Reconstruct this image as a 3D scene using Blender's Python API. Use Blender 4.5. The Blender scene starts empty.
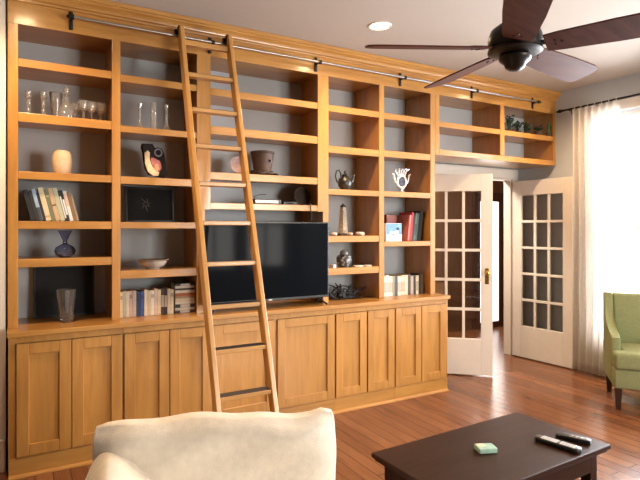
import bpy, bmesh, math, random
from mathutils import Vector, Matrix
random.seed(7)
S = bpy.context.scene
COL = S.collection
PI = math.pi

# ------------------------------------------------------------------ camera, world, lights, exposure
TH, FPX, HORIZON = 0.5219, 526.27, 229.16
cam_d = bpy.data.cameras.new('camera'); cam = bpy.data.objects.new('camera', cam_d); COL.objects.link(cam)
cam.location = (0, 0, 1.5); cam.rotation_euler = (PI/2, 0, -TH)
cam_d.sensor_fit = 'HORIZONTAL'; cam_d.sensor_width = 36.0; cam_d.lens = 36.0*FPX/640
cam_d.shift_y = -(240-HORIZON)/640; cam_d.clip_start = 0.05
S.camera = cam

W = bpy.data.worlds.new('daylight'); S.world = W; W.use_nodes = True
W.node_tree.nodes['Background'].inputs[0].default_value = (0.86, 0.93, 1.0, 1)
W.node_tree.nodes['Background'].inputs[1].default_value = 3.0

def area(name, loc, rot, sx, sy, power, color):
    d = bpy.data.lights.new(name, 'AREA'); d.shape = 'RECTANGLE'; d.size = sx; d.size_y = sy; d.energy = power; d.color = color
    o = bpy.data.objects.new(name, d); COL.objects.link(o); o.location = loc; o.rotation_euler = rot
    return o
# daylight at the right window; fill light added at made-up windows behind the camera
area('daylight_side_window', (5.50, 2.15, 1.50), (0, PI/2, 0), 2.5, 2.9, 440, (0.95, 0.97, 1.0))
area('back_fill_light', (3.9, -2.80, 1.55), (PI/2, 0, 0), 2.2, 1.9, 300, (1.0, 0.93, 0.82))  # added fill from the camera side, no such source in view
area('hall_fill_light', (4.3, 5.0, 2.66), (0, 0, 0), 0.4, .4, 55, (1.0, .85, .66))  # unseen lamp added to brighten the brown hall behind the door glass
area('daylight_hall_door', (6.2, 5.45, 1.3), (PI/2, 0, PI), 0.9, 1.6, 12, (1.0, 0.9, 0.8))
S.view_settings.view_transform = 'Standard'; S.view_settings.look = 'None'
S.view_settings.exposure = 0.56; S.view_settings.gamma = 1.0; S.view_settings.use_curve_mapping = False
SPOT_W = 85
CAN_GLOW = 60

# ------------------------------------------------------------------ helpers
ST, CT = math.sin(TH), math.cos(TH)
def PX(u, Y):                       # world X of the photo column u on the plane Y
    return Y*math.tan(TH+math.atan((u-320)/FPX))
def PZ(u, v, Y):                    # world Z of the photo point (u, v) on the plane Y
    x = PX(u, Y); return 1.5-(v-HORIZON)/FPX*(x*ST+Y*CT)

class MB:
    def __init__(s): s.bm = bmesh.new()
    def _xf(s, vs, M):
        if M is not None: bmesh.ops.transform(s.bm, matrix=M, verts=vs)
    def box(s, x0, x1, y0, y1, z0, z1, bev=0.0, seg=2, M=None):
        r = bmesh.ops.create_cube(s.bm, size=1.0); vs = r['verts']
        for v in vs:
            v.co = Vector((x0+(v.co.x+.5)*(x1-x0), y0+(v.co.y+.5)*(y1-y0), z0+(v.co.z+.5)*(z1-z0)))
        if bev > 0:
            es = list({e for v in vs for e in v.link_edges})
            n0 = set(s.bm.verts)
            r = bmesh.ops.bevel(s.bm, geom=es, offset=bev, segments=seg, profile=0.5, affect='EDGES')
            vs = list({v for f in r['faces'] for v in f.verts} | {v for v in vs if v.is_valid})
        s._xf(vs, M); return s
    def tube(s, pts, r, n=10, closed=False, caps=True, M=None):
        pts = [Vector(p) for p in pts]; N = len(pts)
        rs = r if isinstance(r, (list, tuple)) else [r]*N
        rings = []; up = None
        for i, p in enumerate(pts):
            a = pts[i-1] if (i > 0 or closed) else p
            b = pts[(i+1) % N] if (i < N-1 or closed) else p
            t = (b-a).normalized()
            if up is None:
                up = Vector((0, 0, 1)) if abs(t.z) < .9 else Vector((1, 0, 0))
            x = t.cross(up)
            if x.length < 1e-6: x = t.cross(Vector((0, 1, 0)))
            x.normalize(); y = x.cross(t).normalized(); up = y
            rings.append([s.bm.verts.new(p+(x*math.cos(2*PI*k/n)+y*math.sin(2*PI*k/n))*rs[i]) for k in range(n)])
        for i in range(N if closed else N-1):
            A, B = rings[i], rings[(i+1) % N]
            for k in range(n):
                try: s.bm.faces.new((A[k], A[(k+1) % n], B[(k+1) % n], B[k]))
                except ValueError: pass
        if caps and not closed:
            s.bm.faces.new(rings[0][::-1]); s.bm.faces.new(rings[-1])
        s._xf([v for q in rings for v in q], M); return s
    def lathe(s, prof, n=24, loc=(0, 0, 0), sx=1, sy=1, M=None):      # prof: (radius, z)
        rings = []; allv = []
        for r, z in prof:
            if r < 1e-5:
                v = s.bm.verts.new((loc[0], loc[1], loc[2]+z)); rings.append([v]); allv.append(v)
            else:
                q = [s.bm.verts.new((loc[0]+r*sx*math.cos(2*PI*k/n), loc[1]+r*sy*math.sin(2*PI*k/n), loc[2]+z)) for k in range(n)]
                rings.append(q); allv += q
        for A, B in zip(rings, rings[1:]):
            for k in range(n):
                k2 = (k+1) % n
                if len(A) == 1 and len(B) == 1: continue
                if len(A) == 1: f = (A[0], B[k2], B[k])
                elif len(B) == 1: f = (A[k], A[k2], B[0])
                else: f = (A[k], A[k2], B[k2], B[k])
                s.bm.faces.new(f)
        s._xf(allv, M); return s
    def prism(s, outline, a0, a1, axis='x', bev=0.0, M=None):          # outline in the other two axes, extruded along axis
        def P(p, a):
            return {'x': (a, p[0], p[1]), 'y': (p[0], a, p[1]), 'z': (p[0], p[1], a)}[axis]
        A = [s.bm.verts.new(P(p, a0)) for p in outline]; B = [s.bm.verts.new(P(p, a1)) for p in outline]
        n = len(outline); fs = []
        for k in range(n): fs.append(s.bm.faces.new((A[k], A[(k+1) % n], B[(k+1) % n], B[k])))
        fa = s.bm.faces.new(A[::-1]); fb = s.bm.faces.new(B)
        vs = A+B
        if bev > 0:
            es = list(set(fa.edges) | set(fb.edges))
            r = bmesh.ops.bevel(s.bm, geom=es, offset=bev, segments=2, profile=.5, affect='EDGES')
            vs = list({v for f in r['faces'] for v in f.verts} | {v for v in vs if v.is_valid})
        s._xf(vs, M); return s
    def ball(s, c, r, n=16, sc=(1, 1, 1), M=None):
        q = bmesh.ops.create_uvsphere(s.bm, u_segments=n, v_segments=max(6, n//2+2), radius=1.0)['verts']
        for v in q: v.co = Vector((c[0]+v.co.x*r*sc[0], c[1]+v.co.y*r*sc[1], c[2]+v.co.z*r*sc[2]))
        s._xf(q, M); return s
    def build(s, name, m, parent=None, world=False, smooth=False, angle=40):
        bm = s.bm
        if parent is not None and world:
            bmesh.ops.transform(bm, matrix=WM[parent.name].inverted(), verts=bm.verts)
        bmesh.ops.recalc_face_normals(bm, faces=bm.faces)
        me = bpy.data.meshes.new(name); bm.to_mesh(me); bm.free()
        if m is not None: me.materials.append(m)
        if smooth:
            for p in me.polygons: p.use_smooth = True
            try: me.set_sharp_from_angle(angle=math.radians(angle))
            except Exception: pass
        o = bpy.data.objects.new(name, me); COL.objects.link(o)
        if parent is not None: o.parent = parent
        return o
WM = {}
def tag(o, label, cat, group=None):
    o['label'] = label; o['category'] = cat
    if group: o['group'] = group
    return o
def thing(name, label, cat, loc=(0, 0, 0), rot=(0, 0, 0), group=None):
    o = bpy.data.objects.new(name, None); COL.objects.link(o); o.empty_display_size = .1
    o.location = loc; o.rotation_euler = rot
    WM[o.name] = Matrix.Translation(loc) @ __import__('mathutils').Euler(rot).to_matrix().to_4x4()
    return tag(o, label, cat, group)
def struct(o):
    o['kind'] = 'structure'; return o
def place(o, loc, rot=(0, 0, 0)):
    o.location = loc; o.rotation_euler = rot; return o
def dup(root, loc, rot, label, group=None):
    r = root.copy(); COL.objects.link(r); r.location = loc; r.rotation_euler = rot; r['label'] = label
    if group: r['group'] = group
    for ch in list(root.children):
        c = ch.copy(); COL.objects.link(c); c.parent = r
        for g in list(ch.children):
            d = g.copy(); COL.objects.link(d); d.parent = c
    return r

# ------------------------------------------------------------------ materials
def newmat(name):
    m = bpy.data.materials.new(name); m.use_nodes = True
    return m, m.node_tree.nodes, m.node_tree.links, m.node_tree.nodes['Principled BSDF']
def mat(name, col, rough=.5, metal=0., spec=.5, var=.06, vscale=14., coat=0., bump=0., bscale=60.):
    m, N, L, b = newmat(name)
    tc = N.new('ShaderNodeTexCoord'); nz = N.new('ShaderNodeTexNoise'); nz.inputs['Scale'].default_value = vscale; nz.inputs['Detail'].default_value = 4
    L.new(tc.outputs['Object'], nz.inputs['Vector'])
    r = N.new('ShaderNodeValToRGB'); r.color_ramp.elements[0].position = .3; r.color_ramp.elements[1].position = .7
    r.color_ramp.elements[0].color = (*[max(0, c*(1-var)) for c in col], 1); r.color_ramp.elements[1].color = (*[min(1, c*(1+var)) for c in col], 1)
    L.new(nz.outputs['Fac'], r.inputs['Fac']); L.new(r.outputs['Color'], b.inputs['Base Color'])
    b.inputs['Roughness'].default_value = rough; b.inputs['Metallic'].default_value = metal
    b.inputs['Specular IOR Level'].default_value = spec; b.inputs['Coat Weight'].default_value = coat
    if bump:
        n2 = N.new('ShaderNodeTexNoise'); n2.inputs['Scale'].default_value = bscale; n2.inputs['Detail'].default_value = 3
        L.new(tc.outputs['Object'], n2.inputs['Vector'])
        bp = N.new('ShaderNodeBump'); bp.inputs['Strength'].default_value = bump; bp.inputs['Distance'].default_value = .01
        L.new(n2.outputs['Fac'], bp.inputs['Height']); L.new(bp.outputs['Normal'], b.inputs['Normal'])
    return m
def wood(name, c0, c1, axis='z', rough=.3, coat=.2, stretch=8., per_object=.05):
    m, N, L, b = newmat(name)
    tc = N.new('ShaderNodeTexCoord'); mp = N.new('ShaderNodeMapping')
    sc = {'x': (1, stretch, stretch), 'y': (stretch, 1, stretch), 'z': (stretch, stretch, 1)}[axis]
    mp.inputs['Scale'].default_value = sc
    oi = N.new('ShaderNodeObjectInfo'); ad = N.new('ShaderNodeVectorMath'); ad.operation = 'ADD'
    mu = N.new('ShaderNodeMath'); mu.operation = 'MULTIPLY'; mu.inputs[1].default_value = 37.
    L.new(oi.outputs['Random'], mu.inputs[0]); L.new(tc.outputs['Object'], ad.inputs[0]); L.new(mu.outputs[0], ad.inputs[1])
    L.new(ad.outputs[0], mp.inputs['Vector'])
    nz = N.new('ShaderNodeTexNoise'); nz.inputs['Scale'].default_value = 2.6; nz.inputs['Detail'].default_value = 6; nz.inputs['Distortion'].default_value = .6
    L.new(mp.outputs[0], nz.inputs['Vector'])
    r = N.new('ShaderNodeValToRGB'); r.color_ramp.elements[0].position = .25; r.color_ramp.elements[1].position = .80
    r.color_ramp.elements[0].color = (*c0, 1); r.color_ramp.elements[1].color = (*c1, 1)
    L.new(nz.outputs['Fac'], r.inputs['Fac'])
    hs = N.new('ShaderNodeHueSaturation'); ma = N.new('ShaderNodeMapRange')
    ma.inputs['To Min'].default_value = 1-per_object; ma.inputs['To Max'].default_value = 1+per_object
    L.new(oi.outputs['Random'], ma.inputs['Value']); L.new(ma.outputs[0], hs.inputs['Value']); L.new(r.outputs['Color'], hs.inputs['Color'])
    L.new(hs.outputs['Color'], b.inputs['Base Color'])
    b.inputs['Roughness'].default_value = rough; b.inputs['Coat Weight'].default_value = coat; b.inputs['Coat Roughness'].default_value = .14
    return m
def glassy(name, tint=(1, 1, 1), gloss=.12, rough=.02):               # thin pane
    m, N, L, b = newmat(name); out = N['Material Output']; N.remove(b)
    t = N.new('ShaderNodeBsdfTransparent'); t.inputs[0].default_value = (*tint, 1)
    g = N.new('ShaderNodeBsdfGlossy'); g.inputs['Roughness'].default_value = rough
    fr = N.new('ShaderNodeFresnel'); fr.inputs['IOR'].default_value = 1.45
    ad = N.new('ShaderNodeMath'); ad.operation = 'ADD'; ad.inputs[1].default_value = gloss; ad.use_clamp = True
    L.new(fr.outputs[0], ad.inputs[0])
    mx = N.new('ShaderNodeMixShader'); L.new(ad.outputs[0], mx.inputs[0]); L.new(t.outputs[0], mx.inputs[1]); L.new(g.outputs[0], mx.inputs[2])
    L.new(mx.outputs[0], out.inputs['Surface']); return m
def emit(name, col, s):
    m, N, L, b = newmat(name); b.inputs['Base Color'].default_value = (*col, 1)
    b.inputs['Emission Color'].default_value = (*col, 1); b.inputs['Emission Strength'].default_value = s; return m

MAPLE0, MAPLE1 = (.36, .158, .035), (.52, .255, .060)
MV = wood('honey_maple_upright', MAPLE0, MAPLE1, 'z', coat=.35)
MH = wood('honey_maple_level', MAPLE0, MAPLE1, 'x', coat=.35)
LADDER_V = wood('ladder_maple_upright', (.42, .20, .050), (.58, .30, .085), 'z', rough=.35)
LADDER_H = wood('ladder_maple_level', (.42, .20, .050), (.58, .30, .085), 'x', rough=.35)
DARKWOOD = wood('espresso_wood', (.020, .007, .004), (.038, .015, .008), 'x', rough=.4, coat=0)
DARKWOOD.node_tree.nodes['Principled BSDF'].inputs['Specular IOR Level'].default_value = .15
BLADE = wood('walnut_blade', (.065, .019, .011), (.125, .040, .022), 'x', rough=.6, coat=0)
BLADE.node_tree.nodes['Principled BSDF'].inputs['Specular IOR Level'].default_value = .15
HALLWOOD = wood('brown_hall_wood', (.11, .05, .025), (.19, .09, .045), 'z', rough=.5, coat=0, stretch=8)
WALL = mat('grey_wall_paint', (.44, .475, .51), rough=.75, var=.02, vscale=3)
DIM_WALL = mat('bounce_cut_brown_wall', (.17, .14, .11), rough=.8, var=.02)  # unseen walls coloured dark to cut bounced light in the room
WHITE = mat('white_trim_paint', (.72, .67, .62), rough=.42, var=.015)
CEIL = mat('ceiling_paint', (.43, .37, .31), rough=.85, var=.015, vscale=2)
CREAM_WALL = mat('pale_wall_paint', (.82, .77, .70), rough=.7, var=.02)
PANE = glassy('door_glass', (.93, .95, .95), .07)
WPANE = glassy('window_glass', (.97, .98, 1), .02)
BLACK = mat('black_metal', (.012, .011, .010), rough=.45, metal=.6)
BRONZE = mat('oiled_bronze', (.020, .015, .012), rough=.4, metal=.7)
STEEL = mat('brushed_steel', (.40, .38, .35), rough=.32, metal=1.)
BRASS = mat('polished_brass', (.75, .50, .16), rough=.22, metal=1.)
PLASTIC = mat('black_plastic', (.010, .010, .011), rough=.35)
LINEN = mat('cream_linen', (.84, .76, .64), rough=.95, spec=.15, var=.06, vscale=30, bump=.35, bscale=260)
GREEN = mat('sage_green_fabric', (.245, .262, .130), rough=.95, spec=.15, var=.08, vscale=50, bump=.3, bscale=300)

def floor_mat():
    m, N, L, b = newmat('cherry_floorboards')
    tc = N.new('ShaderNodeTexCoord'); mp = N.new('ShaderNodeMapping'); mp.inputs['Rotation'].default_value = (0, 0, PI/2)
    L.new(tc.outputs['Object'], mp.inputs['Vector'])
    br = N.new('ShaderNodeTexBrick'); br.offset = .37; br.offset_frequency = 2
    br.inputs['Scale'].default_value = 1; br.inputs['Brick Width'].default_value = 1.9; br.inputs['Row Height'].default_value = 0.095
    br.inputs['Mortar Size'].default_value = .0026; br.inputs['Mortar Smooth'].default_value = .2; br.inputs['Bias'].default_value = 0
    br.inputs['Color1'].default_value = (.145, .050, .020, 1); br.inputs['Color2'].default_value = (.225, .085, .034, 1); br.inputs['Mortar'].default_value = (.030, .010, .005, 1)
    L.new(mp.outputs[0], br.inputs['Vector'])
    m2 = N.new('ShaderNodeMapping'); m2.inputs['Scale'].default_value = (18, 1.2, 1); L.new(tc.outputs['Object'], m2.inputs['Vector'])
    nz = N.new('ShaderNodeTexNoise'); nz.inputs['Scale'].default_value = 3; nz.inputs['Detail'].default_value = 5; L.new(m2.outputs[0], nz.inputs['Vector'])
    mr = N.new('ShaderNodeMapRange'); mr.inputs['From Min'].default_value = .25; mr.inputs['From Max'].default_value = .75; mr.inputs['To Min'].default_value = .72; mr.inputs['To Max'].default_value = 1.2
    L.new(nz.outputs['Fac'], mr.inputs['Value'])
    hs = N.new('ShaderNodeHueSaturation'); L.new(br.outputs['Color'], hs.inputs['Color']); L.new(mr.outputs[0], hs.inputs['Value'])
    L.new(hs.outputs[0], b.inputs['Base Color']); b.inputs['Roughness'].default_value = .24
    bp = N.new('ShaderNodeBump'); bp.inputs['Strength'].default_value = .25; bp.inputs['Distance'].default_value = .004
    iv = N.new('ShaderNodeMath'); iv.operation = 'SUBTRACT'; iv.inputs[0].default_value = 1; L.new(br.outputs['Fac'], iv.inputs[1])
    L.new(iv.outputs[0], bp.inputs['Height']); L.new(bp.outputs[0], b.inputs['Normal'])
    return m
FLOOR = floor_mat()

# ------------------------------------------------------------------ room shell
CZ, XR, YB, XL, YF = 3.012, 5.20, 4.30, -2.9, -2.5
HX0, HX1, HY = 2.9, 7.2, 5.70
def sbox(name, m, *boxes, bev=0):
    b = MB()
    for q in boxes: b.box(*q, bev=bev)
    return struct(b.build(name, m))
sbox('floor', FLOOR, (XL-.2, XR+.2, YF-.2, YB+.10, -.1, 0), (HX0-.15, HX1+.15, YB+.10, HY+.15, -.1, 0))
sbox('ceiling', CEIL, (XL-.2, XR+.2, YF-.2, YB+.10, CZ, CZ+.1))
OX0, OX1, OZ = 3.612, 5.105, 2.098
sbox('wall_back', WALL, (XL-.2, OX0, YB, YB+.10, 0, CZ), (OX1, XR+.2, YB, YB+.10, 0, CZ), (OX0, OX1, YB, YB+.10, OZ, CZ))
# the wall stands forward beside the bookcase
sbox('wall_back_left', CREAM_WALL, (XL, -.062, 3.80, YB, 0, CZ))
WY0, WY1, WZ0, WZ1 = 1.10, 3.34, .34, 2.68
sbox('wall_right', WALL, (XR, XR+.2, YF-.2, WY0, 0, CZ), (XR, XR+.2, WY1, YB, 0, CZ), (XR, XR+.2, WY0, WY1, 0, WZ0), (XR, XR+.2, WY0, WY1, WZ1, CZ))
sbox('wall_left', DIM_WALL, (XL-.2, XL, YF-.2, YB, 0, CZ))
FW = [(2.9, 3.8), (4.0, 4.9)]  # invented openings behind the camera, put in for fill light
sbox('wall_front', DIM_WALL, (XL, 2.9, YF-.2, YF, 0, CZ), (3.8, 4.0, YF-.2, YF, 0, CZ), (4.9, XR, YF-.2, YF, 0, CZ),
     (2.9, 3.8, YF-.2, YF, 0, .7), (2.9, 3.8, YF-.2, YF, 2.5, CZ), (4.0, 4.9, YF-.2, YF, 0, .7), (4.0, 4.9, YF-.2, YF, 2.5, CZ))
sbox('wall_hall', HALLWOOD, (HX0, HX1, HY, HY+.15, 0, 2.7), (HX0-.15, HX0, YB+.10, HY, 0, 2.7), (HX1, HX1+.15, YB+.10, HY, 0, 2.7),
     (XR+.2, HX1, YB, YB+.10, 0, 2.7))
sbox('ceiling_hall', CEIL, (HX0-.15, HX1+.15, YB+.10, HY+.15, 2.7, 2.8))

# baseboards
def baseboard(name, x0, x1, y0, y1):
    b = MB(); b.box(x0, x1, y0, y1, 0, .20, bev=.006); 
    return struct(b.build(name, WHITE))
baseboard('baseboard_back', XL, -.066, 3.778, 3.80)
baseboard('baseboard_right', XR-.02, XR, YF, YB-.02)
baseboard('baseboard_left', XL, XL+.02, YF, 3.77)

# doorway casing
b = MB()
b.box(OX0-.10, OX0, YB-.022, YB-.001, 0, OZ+.11, bev=.004); b.box(OX1, XR-.001, YB-.022, YB-.001, 0, OZ+.11, bev=.004)
b.box(OX0, OX1, YB-.022, YB-.001, OZ, OZ+.11, bev=.004)
b.box(OX0, OX0+.02, YB, YB+.10, 0, OZ, bev=.003); b.box(OX1-.02, OX1, YB, YB+.10, 0, OZ, bev=.003); b.box(OX0+.02, OX1-.02, YB, YB+.10, OZ-.02, OZ, bev=.003)
struct(b.build('trim_doorway', WHITE))

# hall sidelight door with a bright pane
hx0, hx1 = PX(478, HY), PX(496.8, HY)
d3 = struct(MB().box(hx0-.13, hx0, HY-.05, HY-.001, 0, 2.06, bev=.006).box(hx1, hx1+.16, HY-.05, HY-.001, 0, 2.06, bev=.006)
            .box(hx0, hx1, HY-.05, HY-.001, 1.92, 2.06, bev=.006).box(hx0, hx1, HY-.05, HY-.001, 0, .09, bev=.006).build('door_3', wood('dark_hall_door', (.05, .016, .008), (.09, .032, .017), 'z', rough=.4)))
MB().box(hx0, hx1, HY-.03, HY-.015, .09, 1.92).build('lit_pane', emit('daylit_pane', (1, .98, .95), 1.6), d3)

# french doors
LW, LH = .745, 2.050
def french_leaf(name, hinge, ang, flip):
    root = bpy.data.objects.new(name, None); COL.objects.link(root); root['kind'] = 'structure'
    root.location = (hinge[0], hinge[1], .012); root.rotation_euler = (0, 0, ang)
    st, tr, brl, T = .112, .172, .365, .02
    f = MB()
    f.box(0, st, -T, T, 0, LH, bev=.003); f.box(LW-st, LW, -T, T, 0, LH, bev=.003)
    f.box(st, LW-st, -T, T, LH-tr, LH, bev=.003); f.box(st, LW-st, -T, T, 0, brl, bev=.003)
    f.build('door_frame', WHITE, root)
    g = MB(); gw = LW-2*st; gh = LH-tr-brl
    for i in (1, 2): g.box(st+gw*i/3-.014, st+gw*i/3+.014, -.014, .014, brl, LH-tr, bev=.003)
    for j in range(1, 5): g.box(st, LW-st, -.0135, .0135, brl+gh*j/5-.014, brl+gh*j/5+.014, bev=.003)
    g.build('muntins', WHITE, root)
    for i in range(3):
        for j in range(5):
            MB().box(st+gw*i/3+.013, st+gw*(i+1)/3-.013, -.002, .002, brl+gh*j/5+.013, brl+gh*(j+1)/5-.013).build('pane', PANE, root)
    for z in (.25, 1.05, 1.8):
        MB().tube([(-.008, -T if flip else T, z-.045), (-.008, -T if flip else T, z+.045)], .007, 8).build('hinge', STEEL, root)
    return root
dl = math.atan2(3.762-4.262, 4.195-3.632)
door1 = french_leaf('door_1', (3.634, 4.262), dl, True)
h = MB(); h.box(LW-.075, LW-.035, -.024, -.020, .93, 1.09, bev=.003); hp = h.build('door_plate', BRASS, door1)
k = MB(); k.tube([(LW-.055, -.024, 1.045), (LW-.055, -.05, 1.045)], .008, 10); k.ball((LW-.055, -.066, 1.045), .024, 16, (1, .8, 1)); k.build('door_knob', BRASS, hp, smooth=True)
k = MB(); k.tube([(LW-.055, .020, 1.045), (LW-.055, .05, 1.045)], .008, 10); k.ball((LW-.055, .066, 1.045), .024, 16, (1, .8, 1)); k.build('door_knob', BRASS, hp, smooth=True)
MB().box(LW-.001, LW+.001, -.012, .012, .93, 1.06).build('latch_plate', BRASS, door1)
door2 = french_leaf('door_2', (5.104, 4.262), math.radians(-90+3.0), False)

# side window: frame, sash bars, pane
wn = struct(MB().box(XR-.02, XR-.001, WY0-.09, WY0, WZ0-.10, WZ1+.10, bev=.004).box(XR-.02, XR-.001, WY1, WY1+.09, WZ0-.10, WZ1+.10, bev=.004)
            .box(XR-.02, XR-.001, WY0, WY1, WZ1, WZ1+.10, bev=.004).box(XR-.02, XR-.001, WY0, WY1, WZ0-.10, WZ0, bev=.004).build('window_1', WHITE))
s = MB()
for y in (WY0, (WY0+WY1)/2-.03, WY1-.06): s.box(XR+.07, XR+.11, y, y+.06, WZ0, WZ1)
for z in (WZ0, (WZ0+WZ1)/2-.02, WZ1-.05): s.box(XR+.075, XR+.105, WY0, WY1, z, z+.05)
s.build('sash', WHITE, wn)
MB().box(XR+.088, XR+.092, WY0+.02, WY1-.02, WZ0+.02, WZ1-.02).build('pane', WPANE, wn)
for i, (a, c) in enumerate(FW):
    wf = MB()
    for x in (a, (a+c)/2-.025, c-.05): wf.box(x, x+.05, YF-.12, YF-.08, .7, 2.5)
    for z in (.7, 1.58, 2.45): wf.box(a, c, YF-.115, YF-.085, z, z+.05)
    o = struct(wf.build('window_%d' % (i+2), WHITE))  # made-up window frame around a fill light opening

# ------------------------------------------------------------------ recessed ceiling lights
LIT = emit('lit_lamp_lens', (1.0, .74, .44), CAN_GLOW)
for i, (x, y, lab) in enumerate([(.05, 3.17, 'lit recessed ceiling light above the left end of the bookcase'),
                                 (2.337, 3.17, 'lit round recessed light in the ceiling between ladder and fan'),
                                 (4.42, 3.17, 'lit recessed ceiling light above the french doors')]):
    t = thing('recessed_light', lab, 'ceiling light', (x, y, CZ), group='recessed lights along the bookcase')
    MB().lathe([(.066, .0), (.066, -.004), (.084, -.006), (.088, -.002), (.088, 0)], 32).build('trim_ring', WHITE, t, smooth=True)
    MB().lathe([(0, -.002), (.066, -.002), (.066, -.0005), (0, -.0005)], 32).build('lens', LIT, t)
    d = bpy.data.lights.new('downlight', 'SPOT'); d.energy = SPOT_W; d.color = (1.0, .66, .36); d.spot_size = math.radians(150); d.spot_blend = .9; d.shadow_soft_size = .06
    l = bpy.data.objects.new('downlight', d); COL.objects.link(l); l.location = (x, y, CZ-.03)

# ------------------------------------------------------------------ base cabinets
Y0, YC = 3.774, 3.66
ZT = .885
UNITS = [(-.048, .604, [(-.006, .294), (.298, .598)]), (.604, 1.213, [(.611, .904), (.910, 1.205)]), (1.213, 2.242, [(1.221, 1.700), (1.724, 2.234)]),
         (2.242, 2.853, [(2.250, 2.551), (2.565, 2.846)]), (2.853, 3.472, [(2.860, 3.150), (3.156, 3.444)])]
ulabs = ['maple base cabinet at the left end, beside the white wall', 'maple base cabinet second from the left, behind the cream sofa',
         'wide maple base cabinet under the television and ladder', 'maple base cabinet just right of the wide television cabinet',
         'maple base cabinet at the right end by the french doors']
for (x0, x1, doors), lab in zip(UNITS, ulabs):
    t = thing('base_cabinet', lab, 'cabinet', ((x0+x1)/2, 3.9, 0), group='maple base cabinets')
    g = .0006
    MB().box(x0+g, x1-g, YC+.02, YB-.004, .115, ZT-.036).build('body', MV, t, world=True)
    ff = MB()
    ds = sorted(doors)
    xs = [x0+g, ds[0][0]-.003, ds[0][1]+.003, ds[1][0]-.003, ds[1][1]+.003, x1-g]
    for a, c in ((xs[0], xs[1]), (xs[2], xs[3]), (xs[4], xs[5])):
        if c-a > .001: ff.box(a, c, YC, YC+.0198, .115, ZT-.036)
    for a, c in ((xs[1], xs[2]), (xs[3], xs[4])):
        ff.box(a, c, YC, YC+.0198, .812, ZT-.036); ff.box(a, c, YC, YC+.0198, .115, .122)
    ff.build('face_frame', MV, t, world=True)
    MB().box(x0+g, x1-g, YC-.004, YB-.004, 0.0, .1145, bev=.002).build('plinth', MH, t, world=True)
    MB().prism([(YC-.004, 0), (YC-.020, 0), (YC-.019, .008), (YC-.012, .016), (YC-.004, .019)], x0+g, x1-g, 'x').build('shoe_moulding', MH, t, world=True)
    for a, c in doors:
        D = MB(); y0, y1, z0, z1, w = YC-.014, YC+.010, .126, .808, .068
        D.box(a, a+w, y0, y1, z0, z1, bev=.003); D.box(c-w, c, y0, y1, z0, z1, bev=.003)
        D.box(a+w, c-w, y0, y1, z1-w, z1, bev=.003); D.box(a+w, c-w, y0, y1, z0, z0+w, bev=.003)
        dd = D.build('door', MV, t, world=True)
        MB().box(a+w-.001, c-w+.001, y0+.013, y1-.001, z0+w-.001, z1-w+.001).build('door_panel', MV, dd).matrix_local = Matrix.Translation((-t.location[0], -t.location[1], 0))
wt = MB(); wt.box(-.056, 3.490, 3.632, YB-.002, ZT-.035, ZT, bev=.006)
tag(wt.build('worktop', MH), 'long polished maple worktop running under the whole bookcase', 'worktop')

# ------------------------------------------------------------------ upper bookcase
t = thing('bookcase', 'tall built-in honey maple bookcase covering the long wall above the worktop', 'bookcase', (1.7, 4.0, ZT))
FT = .022                                     # face frame thickness
ZTOP = 2.778
YBK = 4.178
def stile(x0, x1, z0, z1, par=None): MB().box(x0, x1, Y0, Y0+FT, z0, z1, bev=.0025).build('stile', MV, par or t, world=True)
ZF = 3.008
stile(-.052, .004, ZT+.0005, ZTOP); stile(.553, .607, ZT+.0005, ZTOP)
for xa, xb, xc in ((1.136, 1.195, 1.237),):
    MB().prism([(xa, ZT+.0005), (xb, ZT+.0005), (xb, 1.645), (xc, 1.645), (xc, ZTOP), (xa, ZTOP)], Y0, Y0+FT, 'y').build('stile', MV, t, world=True)
MB().prism([(2.199, ZT+.0005), (2.252, ZT+.0005), (2.252, ZTOP), (2.151, ZTOP), (2.151, 1.645), (2.199, 1.645)], Y0, Y0+FT, 'y').build('stile', MV, t, world=True)
stile(2.775, 2.829, ZT+.0005, ZTOP); stile(3.370, 3.428, ZT+.0005, ZTOP)
MB().box(-.052, 3.428, Y0, Y0+FT, ZTOP, ZF).build('fascia', MH, t, world=True)
BAYS = [(.004, .553), (.607, 1.136), (1.237, 2.151), (2.252, 2.775), (2.829, 3.370)]
PANELS = [(-.052, -.024), (.566, .594), (1.152, 1.180), (2.211, 2.239), (2.788, 2.816), (3.395, 3.428)]
for a, c in PANELS:
    MB().box(a, c, Y0+FT, YBK, ZT+.0005, ZTOP+.02).build('divider', MV, t, world=True)
MB().box(-.052, 3.428, YBK+.0005, YBK+.018, ZT+.0005, ZTOP+.045).build('back_panel', WALL, t, world=True)['label'] = 'grey painted back panel'
MB().box(-.052, 3.428, Y0+FT, YBK, ZTOP+.02, ZTOP+.045).build('top_panel', MH, t, world=True)
SH = {0: [(2.565, .05), (2.229, .057), (1.862, .048), (1.551, .05), (1.312, .052)],
      1: [(2.553, .048), (2.206, .044), (1.861, .052), (1.549, .045), (1.216, .055)],
      2: [(2.545, .052), (2.265, .06), (1.924, .055), (1.696, .048)],
      3: [(2.540, .053), (2.199, .058), (1.838, .048), (1.443, .054), (1.170, .056)],
      4: [(2.538, .053), (2.204, .058), (1.839, .048), (1.388, .044)]}
for i, rows in SH.items():
    for z, hgt in rows:
        xa, xb = PANELS[i][1], PANELS[i+1][0]
        m = MB(); m.box(xa+.0005, xb-.0005, Y0+FT, YBK, z-.028, z); m.box(BAYS[i][0]+.0005, BAYS[i][1]-.0005, Y0+.003, Y0+FT, z-hgt, z, bev=.0025)
        m.build('shelf', MH, t, world=True)
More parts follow.
